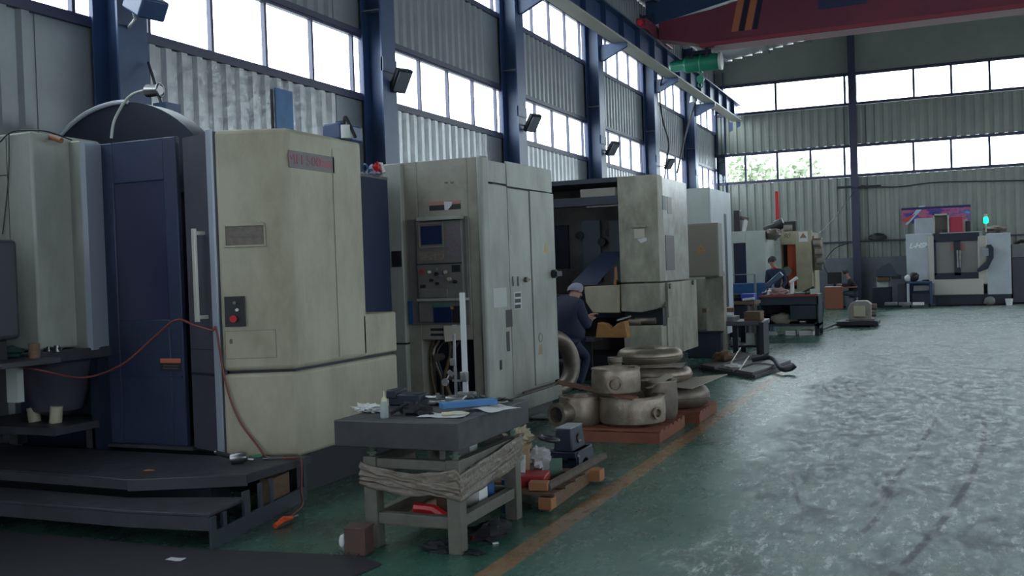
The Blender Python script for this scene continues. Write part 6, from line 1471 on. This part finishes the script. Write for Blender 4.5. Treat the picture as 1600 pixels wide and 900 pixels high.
# overhead cable across back wall
pts = [Fb.w(*Fb.at(x, y, .1), .1) for x, y in ((1345, 290), (1400, 292), (1460, 285), (1540, 283), (1640, 281))]
S('wall_cable', 'thin black cable sagging along the back wall above the banner', 'cable', MB().tube(smoothpath(pts, 6), .02, 6), WIRE)
pts = [atY(1334, 300, 38.0), atY(1300, 345, 36), atY(1272, 372, 32), atY(1266, 380, 30.5)]
S('hanging_cable', 'thin cable slanting from the slim back column down to the beige machine', 'cable', MB().tube(smoothpath(pts, 5), .015, 6), WIRE)
pts = [atY(1326, 380, 38.2), atY(1305, 388, 38), atY(1290, 405, 37), atY(1286, 412, 35)]
S('hanging_cable', 'short cable drooping from the wall ledge behind the seated man', 'cable', MB().tube(smoothpath(pts+[Vector((pts[-1].x, 36.5, 1.2))], 5), .015, 6), WIRE)
# floodlights on the columns
def flood(px, py, y, lab, s_=1.0, near=False):
    p = atY(px, py, y); t = T('floodlight', lab, 'lamp', (p.x, y, p.z), 'floodlights on the columns')
    n_ = Vector((.75, -.35, -.55)).normalized()
    P('housing', MB().ob(p, (.34*s_, .26*s_, .07*s_), rz=-.4, ry=-.95), BLACK, t, bevel=.012)
    P('lens', MB().ob(p+Vector((.035, -.01, -.025))*s_, (.28*s_, .20*s_, .03*s_), rz=-.4, ry=-.95), mat('lamp_glass', (.16, .17, .20), .2), t)
    P('bracket', MB().tube([p+Vector((-.05, 0, .0)), Vector((p.x-.2, y, p.z-.05)), Vector((-7.40, y, p.z-.05))], .014), BLACK, t)
flood(626, 126, 13.0, 'small black floodlight on the column behind the navy cover', 1.1)
flood(832, 192, 18.1, 'small black floodlight in front of the window above the three-door machine', 1.1)
flood(957, 232, 23.3, 'small black floodlight in front of the window above the open bay machine', 1.1)
flood(1046, 256, 28.5, 'small black floodlight nearest the hall corner', 1.0)
p = atY(228, 14, 7.55)
t = T('floodlight', 'large dark blue floodlight housing cut off by the top picture edge', 'lamp', tuple(p), 'floodlights on the columns')
P('housing', MB().ob(p+Vector((0, 0, .04)), (.30, .30, .20), rz=-.2, ry=.55), COLBLUE, t, bevel=.02)
P('bracket', MB().tube([p+Vector((-.1, 0, .02)), p+Vector((-.18, 0, .05)), p+Vector((-.14, 0, -.08)), Vector((-7.40, 7.7, p.z-.1))], .015), TISSUE, t)
# drooping black cable on the far columns and stay wires
pts = [Vector((-7.1, 27.9, 7.1))]+[atX(x, y, -7.35) for x, y in ((1031, 150), (1036, 190), (1045, 225), (1040, 262))]+[Vector((-7.36, 28.08, 2.5))]
S('droop_cable', 'black cable hanging in loops beside the far column near the hall corner', 'cable', MB().tube(smoothpath(pts, 6), .025, 6), WIRE)
pts = [atX(x, y, -7.36) for x, y in ((1090, 150), (1080, 180), (1070, 215), (1058, 270))]
S('stay_cable', 'black cable running down diagonally by the corner column', 'cable', MB().tube(smoothpath(pts, 6), .03, 6), WIRE)
t = T('corner_lamp', 'small bright twin lamp bracket under the runway beam at the hall corner', 'lamp', tuple(atY(1085, 158, 33)))
for px in (1081, 1092): P('shade', MB().cyl(atY(px, 150, 33), atY(px+1, 160, 33), .04, .10), TISSUE, t)
P('bar', MB().cyl(atY(1078, 150, 33), atY(1098, 150, 33), .02), BLACK, t)
P('hanger', MB().cyl(atY(1087, 150, 33), Vector((atY(1087, 150, 33).x, 33, 7.12)), .015), BLACK, t)
# blue sheet strip fixed on the left wall
a = FL.rect(425, 141, 452, 196)
S('blue_wall_sheet', 'bright blue painted sheet strip on the corrugated wall above the cream cabinet', 'sheet', MB().fb(FL, a[0], a[1], a[2]-.5, a[3], .05, .06), mat('sky_blue_sheet', (.05, .19, .42), .5, col2=(.04, .12, .28), scale=4))
# bracing pipe from first column
S('brace_rod', 'thin dark brace rod slanting down from the column behind the curved magazine cover', 'rod', MB().cyl(atY(232, 98, 7.9), atY(258, 182, 7.6), .015), WIRE)
